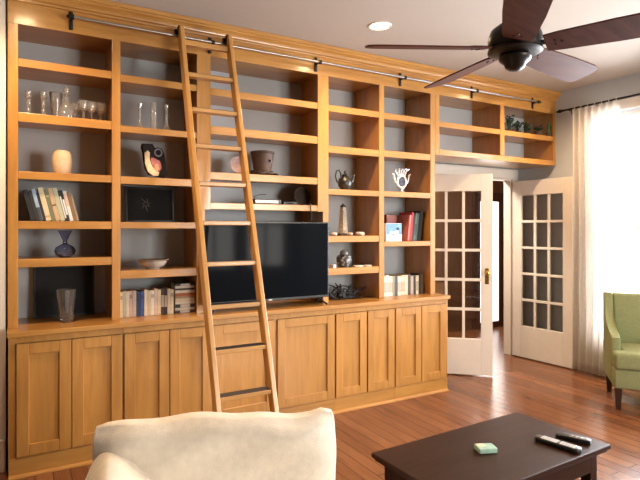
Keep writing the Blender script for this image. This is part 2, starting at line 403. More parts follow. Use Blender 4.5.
# overhead section above the doorway
t2 = thing('overhead_bookcase', 'two-bay maple shelf cabinet bridging above the french doors', 'bookcase', (4.3, 4.0, 2.2))
stile(3.4285, 3.482, 2.206, ZTOP, t2); stile(4.316, 4.376, 2.26, ZTOP, t2); stile(5.160, XR-.0015, 2.26, ZTOP, t2)
MB().box(3.4285, XR-.0015, Y0, Y0+FT, ZTOP, ZF).build('fascia', MH, t2, world=True)
MB().box(3.4825, XR-.0015, Y0, Y0+FT, 2.206, 2.2595, bev=.0025).build('bottom_rail', MH, t2, world=True)
MB().box(3.4285, XR-.0015, Y0+FT, YBK, 2.206, 2.2595).build('bottom_panel', MH, t2, world=True)
MB().box(3.4285, XR-.0015, YBK+.0005, YBK+.018, 2.206, ZTOP+.045).build('back_panel', WALL, t2, world=True)['label'] = 'grey painted back panel'
MB().box(3.4285, XR-.0015, Y0+FT, YBK, ZTOP+.02, ZTOP+.045).build('top_panel', MH, t2, world=True)
for a, c in ((3.4285, 3.452), (4.332, 4.360), (5.172, XR-.0015)):
    MB().box(a, c, Y0+FT, YBK, 2.26, ZTOP+.02).build('divider', MV, t2, world=True)
for a, c, pa, pb in ((3.482, 4.316, 3.452, 4.332), (4.376, 5.160, 4.360, 5.172)):
    m = MB(); m.box(pa+.0005, pb-.0005, Y0+FT, YBK, 2.500, 2.528); m.box(a+.0005, c-.0005, Y0+.003, Y0+FT, 2.476, 2.528, bev=.0025)
    m.build('shelf', MH, t2, world=True)
# crown moulding
cm = MB(); cm.prism([(Y0-.0005, 2.918), (Y0-.012, 2.918), (Y0-.014, 2.932), (Y0-.026, 2.936), (Y0-.028, 2.944), (Y0-.034, 2.956), (Y0-.046, 2.966), (Y0-.054, 2.969), (Y0-.055, 2.980),
                    (Y0-.066, 2.984), (Y0-.068, CZ-.002), (Y0-.0005, CZ-.002)], -.056, XR-.0015, 'x')
tag(cm.build('crown_moulding', MH), 'stepped maple crown moulding along the top of the bookcase at the ceiling', 'moulding')

# ------------------------------------------------------------------ ladder rail
RY, RZ = 3.700, 2.855
t = thing('ladder_rail', 'long steel ladder rail on dark brackets across the bookcase fascia', 'rail', (2.5, RY, RZ))
MB().tube([(.290, RY, RZ), (4.83, RY, RZ)], .0105, 12).build('rod', STEEL, t, world=True, smooth=True)
for x in (.302, 1.23, 2.128, 3.004, 3.90, 4.805):
    m = MB(); m.box(x-.013, x+.013, Y0-.009, Y0-.001, RZ-.060, RZ+.058, bev=.003); m.tube([(x, Y0-.009, RZ), (x, RY, RZ)], .009, 10)
    m.tube([(x-.012, RY, RZ), (x+.012, RY, RZ)], .0165, 12); m.ball((x, Y0-.009, RZ+.046), .006, 8); m.ball((x, Y0-.009, RZ-.048), .006, 8)
    m.build('bracket', BLACK, t, world=True, smooth=True)
for x, sgn in ((.290, -1), (4.83, 1)):
    MB().ball((x+sgn*.008, RY, RZ), .0125, 12).build('end_cap', BLACK, t, world=True, smooth=True)

# ------------------------------------------------------------------ library ladder
LB, LK = 2.745, .318                          # foot Y, run per metre of height
t = thing('library_ladder', 'tall maple rolling library ladder leaning on the bookcase rail', 'ladder', (1.147, LB, 0))
ly = lambda z: LB+LK*z
def rail(x):
    tn = math.atan(LK); L = 2.885/math.cos(tn)
    M = Matrix.Translation((x, LB, .02)) @ Matrix.Rotation(-tn, 4, 'X')
    MB().box(-.0155, .0155, -.036, .036, 0, L-.01, bev=.005, M=M).build('ladder_rail', LADDER_V, t, world=True)
LX0, LX1 = .985, 1.335
rail(LX0); rail(LX1)
rungz = [.27, .53, .79, 1.05, 1.31, 1.57, 1.83, 2.09, 2.35, 2.61]
def rung_z(v, u):                              # tread height from its row in the photo
    lo, hi = 0, 3
    for _ in range(50):
        z = (lo+hi)/2; y = ly(z); x = PX(u, y); d = x*ST+y*CT
        if HORIZON-FPX*(z-1.5)/d > v: lo = z
        else: hi = z
    return z
rz = [rung_z(v, u) for v, u in ((78.5, 211), (110.5, 214), (147.5, 218), (183, 222), (221.5, 227), (262, 231), (303.5, 236), (348, 241), (394, 246))]
step = (rz[0]-rz[-1])/8
RUNGS = [rz[0]-step*i for i in range(11) if rz[0]-step*i > .1]
for z in RUNGS:
    MB().box(LX0+.016, LX1-.016, ly(z)-.036, ly(z)+.036, z-.013, z+.013, bev=.004).build('tread', LADDER_H, t, world=True)
    g_ = MB().box(LX0+.02, LX1-.02, ly(z)-.031, ly(z)+.033, z+.0131, z+.0160); bmesh.ops.translate(g_.bm, vec=(-1.147, -LB, 0), verts=g_.bm.verts); g_.build('grip_strip', PLASTIC, [c for c in t.children if c.name.startswith('tread')][-1])
zt = 2.795
MB().box(LX0+.016, LX1-.016, ly(zt)-.018, ly(zt)+.018, zt-.018, zt+.018, bev=.004).build('top_bar', LADDER_H, t, world=True)
for x in (LX0, LX1):
    m = MB(); m.box(x-.017, x+.017, RY-.050, RY-.013, RZ-.015, RZ+.062, bev=.004); m.box(x-.012, x+.012, RY-.02, RY+.008, RZ+.046, RZ+.056); m.tube([(x-.03, RY, RZ+.030), (x+.03, RY, RZ+.030)], .0185, 14)
    m.tube([(x-.02, RY-.03, RZ+.045), (x+.02, RY-.03, RZ+.045)], .008, 8)
    m.build('roller_bracket', BLACK, t, world=True, smooth=True)
    m = MB(); m.tube([(x-.022, LB, .030), (x-.0145, LB, .030)], .030, 16); m.build('floor_wheel', PLASTIC, t, world=True, smooth=True)

# ------------------------------------------------------------------ television
TX0, TX1, TZ0, TZ1, TY = 1.165, 2.213, .945, 1.557, 3.705
t = thing('television', 'large black flat television standing on the worktop behind the ladder', 'television', ((TX0+TX1)/2, TY, ZT))
MB().box(TX0, TX1, TY, TY+.028, TZ0, TZ1, bev=.004).build('casing', PLASTIC, t, world=True)
MB().box(TX0+.15, TX1-.15, TY+.028, TY+.058, TZ0+.03, TZ0+.36, bev=.01).build('rear_housing', PLASTIC, t, world=True)
scr = mat('black_screen', (.005, .006, .008), rough=.07, var=.02, spec=.025)
MB().box(TX0+.010, TX1-.010, TY-.0015, TY-.0002, TZ0+.020, TZ1-.010).build('screen', scr, t, world=True)
for x, sg in ((TX0+.10, -1), (TX1-.10, 1)):
    m = MB()
    m.tube([(x, TY+.014, TZ0+.004), (x+sg*.055, TY-.055, ZT+.008)], .008, 8); m.tube([(x, TY+.014, TZ0+.004), (x+sg*.055, TY+.09, ZT+.008)], .008, 8)
    m.build('foot', PLASTIC, t, world=True)
MB().box((TX0+TX1)/2-.015, (TX0+TX1)/2+.015, TY-.002, TY-.0003, TZ0+.006, TZ0+.013).build('maker_mark', STEEL, t, world=True)
tag(MB().tube([(2.085, 3.768, 1.572), (2.087, 3.769, 1.62), (2.08, 3.769, 1.675), (2.08, 3.770, 1.7035), (2.085, 3.80, 1.7035), (2.09, 3.86, 1.7005)], .004, 6).build('cable', PLASTIC, None, smooth=True), 'black cable hanging over the shelf edge above the television', 'cable')

# ------------------------------------------------------------------ books
_bm = {}
def bookmat(c, r=.6):
    key = (c, r)
    if key not in _bm: _bm[key] = mat('book_cloth', c, rough=r, var=.1, vscale=40)
    return _bm[key]
PAGES = mat('paper_edges', (.62, .55, .42), rough=.9, var=.08, vscale=90)
def book(label, cat, group, loc, rot, th, hgt, dep, c, band=None):
    """upright book: thickness along x from 0, spine towards -y at y=0, height z."""
    t = thing('book', label, cat, loc, rot, group)
    m = MB(); m.box(0, th, 0, .004, 0, hgt, bev=.0012, seg=1); m.box(0, .003, .004, dep, 0, hgt); m.box(th-.003, th, .004, dep, 0, hgt)
    cv = m.build('cover', bookmat(c), t)
    MB().box(.003, th-.003, .004, dep-.004, .003, hgt-.004).build('pages', PAGES, t)
    if band:
        z0, z1, bc = band
        MB().box(.0012, th-.0012, -.0008, .0002, hgt*z0, hgt*z1).build('spine_label', bookmat(bc), cv)
    return t

# leaning books, left bay
BY = 3.83
zs = 1.551
leans = [('black', (.012, .012, .014), .026, .205, None), ('black', (.02, .022, .025), .020, .20, None),
         ('pale blue and white', (.30, .40, .50), .021, .215, (.0, .42, (.05, .06, .07))), ('black', (.02, .02, .02), .014, .19, None),
         ('cream', (.62, .52, .33), .030, .222, (.1, .16, (.45, .33, .15))), ('olive green', (.17, .17, .09), .022, .215, (.75, .8, (.4, .36, .2))),
         ('tan', (.52, .36, .20), .026, .222, (.46, .5, (.1, .05, .03))), ('pale sage', (.43, .44, .29), .026, .224, None),
         ('black and white', (.03, .03, .03), .012, .21, (.1, .8, (.6, .6, .58))), ('black and white', (.02, .025, .03), .013, .212, (.2, .7, (.7, .7, .68))),
         ('white', (.72, .66, .58), .020, .205, (.5, .9, (.62, .42, .33))), ('brown', (.22, .14, .08), .016, .20, None), ('dark tan', (.30, .21, .12), .014, .19, None)]
G = 'leaning books on the left shelf'
la = math.radians(13.5)
x = .075
names = ['leftmost leaning book, black, at the left end of the row', 'thin black leaning book second from the left end', 'leaning pale blue book with a dark lower spine',
         'narrow black leaning book between the blue and the cream books', 'wide cream leaning book right of the pale blue one', 'olive green leaning book between the cream and tan books',
         'tan leaning book with one dark band round its spine', 'pale sage green leaning book right of the tan one', 'slim black and white leaning book next to the sage one',
         'slim black and white leaning book beside the white book', 'white leaning book with a pinkish upper spine', 'brown leaning book right of the white one', 'dark tan book at the right end of the leaning row']
for (nm, c, th, hgt, band), lb in zip(leans, names):
    book(lb, 'book', G, (x, BY, zs+.0008), (0, -la, 0), th, hgt*.98, .15, c, band)
    x += th/math.cos(la)+.0012

# upright row, second bay, on the worktop
BY2 = 3.845
row = [('cream', (.62, .50, .32), .020), ('pale olive', (.44, .40, .24), .018), ('ivory', (.60, .52, .40), .020), ('dusty pink', (.50, .32, .24), .018), ('grey tan', (.40, .32, .25), .022),
       ('navy blue', (.015, .025, .075), .024), ('royal blue', (.03, .06, .19), .023), ('buff', (.58, .46, .32), .021), ('sand', (.50, .38, .25), .019), ('off-white', (.66, .58, .47), .021),
       ('pale peach', (.62, .44, .31), .019), ('cream', (.64, .54, .36), .022), ('dark maroon', (.07, .02, .015), .021), ('black', (.02, .016, .014), .019), ('ivory', (.60, .52, .40), .017), ('cream', (.66, .56, .40), .022)]
spots = ['at the left end', 'second', 'third', 'fourth', 'just left of the navy one', '', '', 'just right of the royal blue one', '', '', '', 'left of the maroon one', '', 'beside the dark maroon one', 'third from the stacked books', 'right end, next to the stacked books']
rlabs = ['cream book at the left end of the upright row on the worktop', 'pale olive book second in the upright row on the worktop', 'ivory book third from the left in the worktop row left of the ladder',
         'dusty pink book in the worktop row left of the blue books', 'grey tan book just left of the navy book on the worktop', 'navy blue book in the worktop row left of the ladder',
         'royal blue book in the worktop row left of the ladder', 'buff book just right of the royal blue book', 'sand coloured book second to the right of the royal blue book', 'off-white book in the middle right of the worktop row',
         'pale peach book in the worktop row left of the ladder', 'cream book just left of the dark maroon book', 'dark maroon book with pale lettering near the stacked books', 'black book with pale lettering right of the dark maroon one',
         'ivory book second from the stacked books', 'cream book touching the stack of flat books']
x = .612; tot = sum(r[2] for r in row); xe = PX(174, BY2)-.002
k = (xe-x)/(tot+.0008*len(row))
random.seed(3)
for i, (nm, c, th) in enumerate(row):
    hgt = PZ(140, 290.5, BY2)-ZT+random.uniform(-.008, .006)
    band = (.15, .85, (.55, .48, .40)) if nm in ('dark maroon', 'black') else ((.7, .85, tuple(q*.55 for q in c)) if i % 3 == 0 else None)
    if nm in ('dark maroon', 'black'): band = (.3, .75, (.42, .33, .25))
    book(rlabs[i], 'book', 'upright books on the worktop left of the ladder', (x, BY2, ZT+.0008), (0, 0, 0), th*k, hgt, .13, c, band)
    x += th*k+.0008*k
# flat stack beside them
x0, x1 = PX(175, BY2)+.003, 1.145
z = ZT+.0008
stk = [('dark', (.06, .04, .035), .024, 'dark book at the bottom of the flat stack'), ('white', (.66, .62, .56), .022, 'white book second from the bottom of the flat stack'),
       ('black', (.03, .03, .03), .030, 'black book in the lower half of the flat stack'), ('white', (.68, .63, .55), .020, 'white book under the cream book in the flat stack'), ('cream', (.64, .54, .40), .030, 'thick cream book in the middle of the flat stack'),
       ('tan', (.42, .26, .15), .018, 'tan book under the orange brown one in the flat stack'), ('orange brown', (.40, .13, .05), .026, 'orange brown book in the upper half of the flat stack'), ('white', (.68, .63, .55), .024, 'white book above the orange brown one in the flat stack'),
       ('dark brown', (.05, .03, .025), .016, 'dark brown book third from the top of the flat stack'), ('pale grey', (.58, .55, .50), .022, 'pale grey book second from the top of the flat stack'), ('black', (.025, .02, .02), .020, 'black book on top of the flat stack')]
tot = sum(s_[2] for s_ in stk); H = PZ(185, 281.0, BY2)-ZT-.02
for i, (nm, c, th, lb) in enumerate(stk):
    w = (x1-x0)*random.uniform(.93, 1.0); tk = th*H/tot-.0006
    # lying flat: thickness goes up, spine faces the room
    book(lb, 'book', 'flat stack of books on the worktop', (x0, BY2+random.uniform(0, .006), z+tk), (0, PI/2, 0), tk, w, .14, c, (.25, .75, (.5, .45, .4)) if nm in ('black', 'dark') else None)
    z += tk+.0008

# right bay, upper: books, and lower: row
BY4 = 3.85
zs = 1.388
def xr(u, y=BY4): return PX(u, y)
up = [('dark navy book standing behind the blue picture box', (.012, .014, .03), xr(386.5, 3.96), .085, .30, 3.96), ]
book('yellow green edged book at the left end, behind the blue box', 'book', 'tall books in the right bay', (2.835, 3.92, zs+.0008), (0, 0, 0), .016, .245, .16, (.34, .36, .12))
book('dark navy book standing behind the blue picture box', 'book', 'tall books in the right bay', (2.856, 3.955, zs+.0008), (0, 0, 0), .085, .255, .16, (.010, .012, .030))
book('broad rust red book left of the bright red ones', 'book', 'tall books in the right bay', (2.975, 3.93, zs+.0008), (0, 0, 0), .115, .245, .18, (.20, .035, .016))
xx = xr(407.5, 3.86)
ra = math.radians(7)
lean = [('pale pink red book leaning right beside the rust red one', (.55, .17, .14), .020, .245, None), ('bright crimson book leaning right of the pink red one', (.42, .02, .035), .028, .27, None),
        ('dark green book leaning right, next to the crimson one', (.03, .05, .045), .018, .25, None), ('grey green book in the leaning group of the right bay', (.14, .19, .18), .022, .265, (.2, .6, (.07, .1, .1))),
        ('teal grey book leaning against the black ones', (.07, .14, .14), .018, .26, None), ('black book leaning second from the right side panel', (.012, .012, .013), .024, .285, None), ('tall black book leaning rightmost against the side panel', (.018, .017, .017), .020, .275, None)]
for lb, c, th, hgt, band in lean:
    book(lb, 'book', 'tall books in the right bay', (xx, 3.86, zs+.0008+th*math.sin(ra)), (0, ra, 0), th, hgt, .19, c, band)
    xx += th/math.cos(ra)+.0015
row = [('red', (.38, .05, .03), .016), ('cream', (.66, .56, .42), .026), ('white', (.70, .64, .54), .024), ('ivory', (.64, .57, .46), .026), ('olive', (.26, .24, .15), .016), ('dark grey', (.07, .07, .07), .02),
       ('ivory', (.66, .58, .45), .026), ('cream', (.60, .49, .33), .024), ('pale peach', (.62, .45, .32), .024), ('dark brown', (.08, .04, .03), .02), ('grey tan', (.36, .29, .22), .022),
       ('black', (.03, .025, .02), .016), ('cream', (.66, .57, .42), .022), ('black', (.02, .02, .02), .015), ('dark brown', (.07, .035, .02), .02)]
blabs = ['red book at the left end of the lowest right row', 'cream book beside the red one in the lowest right row', 'white book third in the lowest right row', 'ivory book left of the olive one in the lowest right row',
         'thin olive book in the lowest right row', 'dark grey book in the lowest right row', 'ivory book right of the dark grey one', 'cream book in the middle of the lowest right row', 'pale peach book in the lowest right row',
         'dark brown book right of the pale peach one', 'grey tan book in the right half of the lowest right row', 'thin black book left of the last cream book in the lowest right row', 'last cream book in the lowest right row, between two black ones', 'thin black book right of the last cream book', 'dark brown book at the right end of the lowest right row']
x = 2.833; tot = sum(r[2] for r in row); k = (xr(423.5)-x)/(tot+.0008*len(row)); random.seed(11)
for (nm, c, th), lb in zip(row, blabs):
    hgt = PZ(400, 275.5, BY4)-ZT+random.uniform(-.012, .008)
    book(lb, 'book', 'books on the worktop in the right bay', (x, BY4, ZT+.0008), (0, 0, 0), th*k, hgt, .13, c, (.2, .7, tuple(q*.6 for q in c)) if nm in ('cream', 'white', 'ivory') else None)
    x += th*k+.0008*k

# ------------------------------------------------------------------ ornaments
def glassmat(name, tint=(1, 1, 1), rough=.03):
    m, N, L, b = newmat(name); b.inputs['Base Color'].default_value = (*tint, 1); b.inputs['Roughness'].default_value = rough
    b.inputs['Transmission Weight'].default_value = 1; b.inputs['IOR'].default_value = 1.5; return m
GLASS = glassy('clear_glass', (.98, .98, .98), .10, .06)
def paint_sparkle(m, amount):                    # mixes in pale white to paint the glass's bright sparkle
    N, L = m.node_tree.nodes, m.node_tree.links; out = N['Material Output']; src = out.inputs['Surface'].links[0].from_socket
    df = N.new('ShaderNodeBsdfTranslucent'); df.inputs[0].default_value = (.9, .9, .9, 1); d2 = N.new('ShaderNodeBsdfDiffuse'); d2.inputs[0].default_value = (.9, .9, .9, 1)
    a = N.new('ShaderNodeMixShader'); L.new(df.outputs[0], a.inputs[1]); L.new(d2.outputs[0], a.inputs[2])
    b = N.new('ShaderNodeMixShader'); b.inputs[0].default_value = amount; L.new(src, b.inputs[1]); L.new(a.outputs[0], b.inputs[2]); L.new(b.outputs[0], out.inputs['Surface'])
paint_sparkle(GLASS, .14)
CLEAR = glassy('plain_clear_glass', (.90, .92, .92), .06, .05); paint_sparkle(CLEAR, .03); BLUEGLASS = glassmat('smoky_blue_glass', (.50, .56, .72))
zs = 2.229; gy = 3.90
def onshelf(u, y, z): return (PX(u, y), y, z+.0006)
candle = [(0, 0), (.042, 0), (.042, .006), (.020, .016), (.012, .030), (.016, .040), (.010, .055), (.011, .10), (.016, .112), (.011, .120), (.022, .132), (.019, .165), (.022, .172), (.016, .172), (.012, .138), (0, .134)]
gob = [(0, 0), (.030, 0), (.030, .004), (.008, .012), (.006, .055), (.010, .062), (.030, .080), (.036, .105), (.034, .132), (.031, .132), (.032, .105), (.026, .084), (0, .068)]
def fit(p, h):
    k = h/max(q[1] for q in p); return [(r*k*.95, z*k) for r, z in p]
def oneglass(name, u, prof, lab, cat, group, M=GLASS, n=20, y=gy, z=zs):
    o = tag(MB().lathe(prof, n).build(name, M, None, smooth=True), lab, cat, group); place(o, onshelf(u, y, z)); return o
GG = 'cut glassware on the upper left shelf'
oneglass('glass_candlestick', 28.5, fit(candle, .165), 'slim cut glass candlestick at the left end of the glassware shelf', 'candlestick', GG)
oneglass('glass_candlestick', 43.5, [(r*1.1, z) for r, z in fit(candle, .17)], 'thicker cut glass candlestick second from the left on the glassware shelf', 'candlestick', GG)
oneglass('glass_vase', 56, [(0, 0), (.036, 0), (.036, .01), (.022, .03), (.034, .10), (.042, .19), (.036, .19), (.028, .10), (.015, .035), (0, .03)], 'tall flared cut glass vase left of the decanter', 'vase', GG, y=3.97)
oneglass('glass_decanter', 66.5, [(0, 0), (.044, 0), (.048, .02), (.046, .07), (.030, .105), (.013, .125), (.013, .150), (.022, .158), (.012, .166), (.020, .182), (.022, .198), (.012, .212), (0, .216)], 'cut glass decanter with stopper, tallest piece of the glassware', 'decanter', GG, y=3.86)
for u, sc, lb, yy in ((75, .125, 'small stemmed glass next to the decanter', 3.93), (83.5, .135, 'stemmed glass in the middle of the right glassware group', 3.87), (91.5, .14, 'stemmed glass second from the right end of the glassware', 3.91), (100.5, .145, 'stemmed glass at the right end of the glassware', 3.95)):
    oneglass('stemmed_glass', u, fit(gob, sc), lb, 'glass', GG, y=yy)
# bud vases
zs = 2.206
bud = [(0, 0), (.030, 0), (.033, .012), (.020, .032), (.010, .060), (.0095, .16), (.016, .196), (.012, .196), (.006, .15), (.006, .05), (0, .03)]
cyl = [(0, 0), (.021, 0), (.021, .14), (.018, .15), (.020, .20), (.017, .20), (.013, .15), (.017, .135), (.017, .01), (0, .01)]
GB = 'clear bud vases on the second bay shelf'
oneglass('bud_vase', 140, [(r, z*.95) for r, z in bud], 'slim clear glass bud vase, left one of three', 'vase', GB, z=zs, y=3.88)
oneglass('bud_vase', 153.5, cyl, 'straight cylinder glass bud vase, middle one of three', 'vase', GB, z=zs, y=3.87)
oneglass('bud_vase', 166.5, bud, 'slim clear glass bud vase with dark base, right one of three', 'vase', GB, z=zs, y=3.87)

# cream vase
t = thing('cream_vase', 'cream stone vase with a slanted mouth on the left bay shelf', 'vase', onshelf(62, 3.92, 1.862))
m = MB(); m.lathe([(0, 0), (.043, 0), (.050, .01), (.060, .06), (.062, .10), (.056, .145), (.045, .163), (.038, .160), (.046, .14), (.050, .10), (.048, .05), (0, .03)], 28, sy=.8)
for v in m.bm.verts:
    if v.co.z > .13: v.co.z += -.10*v.co.x*(v.co.z-.13)/.03*.5
m.build('vessel', mat('cream_ceramic', (.60, .46, .30), rough=.6, var=.1, vscale=25), t, smooth=True)

# blue glass squat vase
o = tag(MB().lathe([(0, 0), (.030, 0), (.056, .018), (.066, .042), (.058, .066), (.030, .084), (.014, .092), (.016, .100), (.013, .108), (.026, .140), (.044, .178), (.041, .178), (.022, .14), (.009, .108), (.010, .095), (.026, .080), (.052, .062), (.058, .042), (.050, .024), (0, .012)], 32)
        .build('squat_vase', BLUEGLASS, None, smooth=True), 'squat smoky blue glass vase with a flared neck, left bay', 'vase'); place(o, onshelf(65, 3.88, 1.312))

# dark board and clear vase, left bay on the worktop
YBd = 4.10
bx0, bx1 = PX(33.5, YBd), PX(94.5, YBd)
t = thing('dark_panel', 'large charcoal framed board propped behind the clear vase', 'panel', ((bx0+bx1)/2, YBd, ZT+.002), (math.radians(-4), 0, 0))
w = bx1-bx0; hgt = PZ(60, 266.5, YBd)-ZT
m = MB(); m.box(-w/2, -w/2+.012, 0, .022, 0, hgt, bev=.002); m.box(w/2-.012, w/2, 0, .022, 0, hgt, bev=.002); m.box(-w/2+.012, w/2-.012, 0, .022, 0, .012); m.box(-w/2+.012, w/2-.012, 0, .022, hgt-.012, hgt)
m.build('frame', PLASTIC, t); MB().box(-w/2+.012, w/2-.012, .006, .020, .012, hgt-.012).build('board', mat('charcoal_board', (.018, .020, .022), rough=.7, spec=.2, var=.12, vscale=5), t)
o = tag(MB().lathe([(0, 0), (.036, 0), (.040, .008), (.062, .215), (.058, .217), (.037, .02), (0, .018)], 14).build('clear_vase', CLEAR, None, smooth=True, angle=20), 'tall clear flared glass vase in front of the charcoal board', 'vase')
place(o, onshelf(66.5, 3.86, ZT))

# painted sculpture
OYY = 3.93
t = thing('painted_sculpture', 'painted ceramic sculpture in black, cream and red on a black stand', 'sculpture', onshelf(154, OYY, 1.861), (0, 0, math.radians(8)))
CB = mat('black_glaze', (.014, .010, .009), rough=.7, spec=.2); CC = mat('cream_glaze', (.70, .50, .24), rough=.35, var=.15, vscale=40)
CRd = mat('red_glaze', (.42, .05, .02), rough=.3, var=.5, vscale=30); CGy = mat('grey_glaze', (.24, .25, .28), rough=.35); COr = mat('orange_glaze', (.60, .22, .06), rough=.35, var=.3, vscale=45)
hs_ = .258
def ol(pts): return [((px-.5)*.195, pz*hs_) for px, pz in pts]
MB().prism(ol([(.05, .98), (.42, 1.0), (.50, .86), (.62, .92), (.78, .88), (.88, .72), (.92, .45), (.97, .12), (.90, .07), (.62, .09), (.30, .12), (.16, .30), (.10, .55), (.10, .75), (.02, .88)]), -.018, .018, 'y', bev=.004).build('body', CB, t)
MB().prism(ol([(.10, .72), (.22, .80), (.30, .74), (.27, .55), (.36, .36), (.52, .24), (.66, .20), (.62, .10), (.42, .09), (.22, .20), (.12, .42)]), -.026, -.0185, 'y', bev=.003).build('cream_wing', CC, t)
MB().prism(ol([(.34, .62), (.48, .60), (.70, .52), (.76, .34), (.66, .22), (.50, .26), (.38, .38), (.32, .52)]), -.024, -.0185, 'y', bev=.003).build('red_breast', CRd, t)
MB().prism(ol([(.46, .42), (.60, .44), (.66, .30), (.58, .22), (.46, .28)]), -.028, -.0245, 'y', bev=.002).build('orange_patch', COr, t)
MB().tube([((.62-.5)*.195+.026*math.cos(a*PI/8), -.022, .76*hs_+.026*math.sin(a*PI/8)) for a in range(16)], .006, 8, closed=True).build('eye_ring', CGy, t, smooth=True)
MB().box(-.045, .055, -.035, .035, 0, .014, bev=.003).build('stand', BLACK, t)

# framed black picture
PY = 4.02
px0, px1 = PX(125.5, PY), PX(174.5, PY)
t = thing('framed_picture', 'black framed picture with a faint grey motif, second bay', 'picture', ((px0+px1)/2, PY, 1.5515), (math.radians(-5), 0, 0))
w = px1-px0; hgt = .262
m = MB(); m.box(-w/2, -w/2+.014, 0, .02, 0, hgt, bev=.002); m.box(w/2-.014, w/2, 0, .02, 0, hgt, bev=.002); m.box(-w/2+.014, w/2-.014, 0, .02, 0, .014); m.box(-w/2+.014, w/2-.014, 0, .02, hgt-.014, hgt)
m.build('frame', PLASTIC, t); pc = MB().box(-w/2+.014, w/2-.014, .006, .018, .014, hgt-.014).build('print', mat('black_print', (.008, .008, .008), rough=.6, spec=.15), t)
m = MB(); cx, cz = -.03, .135
for a in range(7):
    an = a*.9; L_ = .018+.012*(a % 3); m.tube([(cx+.012*math.cos(an), .0045, cz+.012*math.sin(an)), (cx+(.012+L_)*math.cos(an+.4), .0045, cz+(.012+L_)*math.sin(an+.4))], [.004, .002], 6)
m.build('motif', mat('grey_ink', (.09, .08, .08), rough=.7), t)

# bowl
t = thing('shallow_bowl', 'wide shallow pale stoneware bowl with a brown rim, second bay', 'bowl', onshelf(153, 3.87, 1.216))
MB().lathe([(0, 0), (.048, 0), (.050, .008), (.078, .022), (.094, .042), (.098, .058), (.095, .058), (.088, .042), (.07, .026), (.04, .015), (0, .012)], 36).build('basin', mat('stoneware', (.44, .38, .31), rough=.5, var=.15, vscale=20), t, smooth=True)
MB().lathe([(.096, .056), (.110, .063), (.111, .067), (.106, .068), (.094, .060)], 36).build('rim', mat('rim_glaze', (.26, .19, .13), rough=.45), t, smooth=True)

# dark pot with coil, and round ornament (third bay)
POT = mat('dark_brown_clay', (.075, .042, .030), rough=.7, var=.25, vscale=20)
t = thing('clay_pot', 'dark brown tapered pot with a coiled base, right of the ladder', 'pot', onshelf(262.5, 3.95, 1.924))
MB().lathe([(0, .01), (.062, .01), (.072, .05), (.086, .14), (.092, .185), (.098, .190), (.098, .204), (.090, .206), (.084, .18), (.066, .05), (0, .03)], 28).build('vessel', POT, t, smooth=True)
pts = [((.074+.006*math.sin(5*a))*math.cos(a), (.074+.006*math.sin(5*a))*math.sin(a), .018+.016*a/6.9+.006*math.sin(7*a)) for a in [i*.23 for i in range(46)]]
pts = [(.105, -.075, .014), (.095, -.055, .018)]+[(1.05*x_, 1.05*y_, z_) for x_, y_, z_ in pts[:44]]
MB().tube(pts, [.010]+[.013]*(len(pts)-2)+[.005], 8).build('coil', mat('coil_clay', (.045, .032, .024), rough=.6, var=.4, vscale=60), t, smooth=True)
MB().ball((.03, -.083, .125), .010, 10).build('stud', BLACK, t, smooth=True)
t = thing('round_ornament', 'round pinkish plate on a dark stand partly behind the ladder', 'ornament', onshelf(238.5, 3.93, 1.924))
MB().lathe([(0, 0), (.060, .0), (.068, .006), (.068, .010), (.058, .006), (0, .005)], 28, M=Matrix.Translation((0, .01, .085)) @ Matrix.Rotation(math.radians(80), 4, 'X')).build('plate', mat('pink_ceramic', (.30, .17, .14), rough=.5, var=.3, vscale=40), t, smooth=True)
m = MB(); m.tube([(-.035, -.02, .005), (0, .0, .02), (.035, -.02, .005)], .005, 6); m.tube([(0, 0, .02), (0, .04, .005)], .005, 6); m.box(-.04, .04, -.03, .05, 0, .006); m.build('stand', BLACK, t)

# disc player, receiver and round basket (third bay lower)
zs = 1.696
t = thing('disc_player', 'slim black and silver disc player lying on the shelf above the television', 'player', (PX(268, 3.85), 3.85, zs+.0006))
MB().box(-.115, .115, 0, .17, .004, .042, bev=.003).build('case', PLASTIC, t)
MB().box(-.110, .09, -.003, .0002, .012, .034).build('front_strip', mat('silver_strip', (.62, .62, .62), rough=.35, var=.3, vscale=30), t)
m = MB(); m.tube([(-.10, .05, .042), (-.095, .05, .065), (-.05, .06, .082), (.01, .06, .085)], .003, 6); m.build('cable', PLASTIC, t)
for q in ((-.1, .02), (.1, .02), (-.1, .15), (.1, .15)): MB().tube([(q[0], q[1], 0), (q[0], q[1], .005)], .008, 8).build('foot', PLASTIC, t)
t = thing('media_box', 'low black media box right of the disc player', 'box', (PX(290, 3.88), 3.88, zs+.0006))
MB().box(-.06, .07, 0, .14, 0, .030, bev=.004).build('case', PLASTIC, t); MB().box(-.03, .03, -.0012, .0002, .010, .020).build('display', scr, t)
t = thing('round_tray', 'round dark woven tray leaning in the corner above the television', 'tray', (PX(302.5, 3.95), 3.95, zs+.0006))
TR = mat('dark_weave', (.030, .019, .012), rough=.8, var=.4, vscale=60, bump=.4)
Mt = Matrix.Translation((0, .0, .083)) @ Matrix.Rotation(math.radians(78), 4, 'X')
MB().lathe([(0, 0), (.070, 0), (.070, .006), (0, .006)], 32, M=Mt).build('base', TR, t)
MB().tube([(.076*math.cos(a*PI/16), .076*math.sin(a*PI/16), .004) for a in range(32)], .0065, 8, closed=True, M=Mt).build('rim', POT, t, smooth=True)

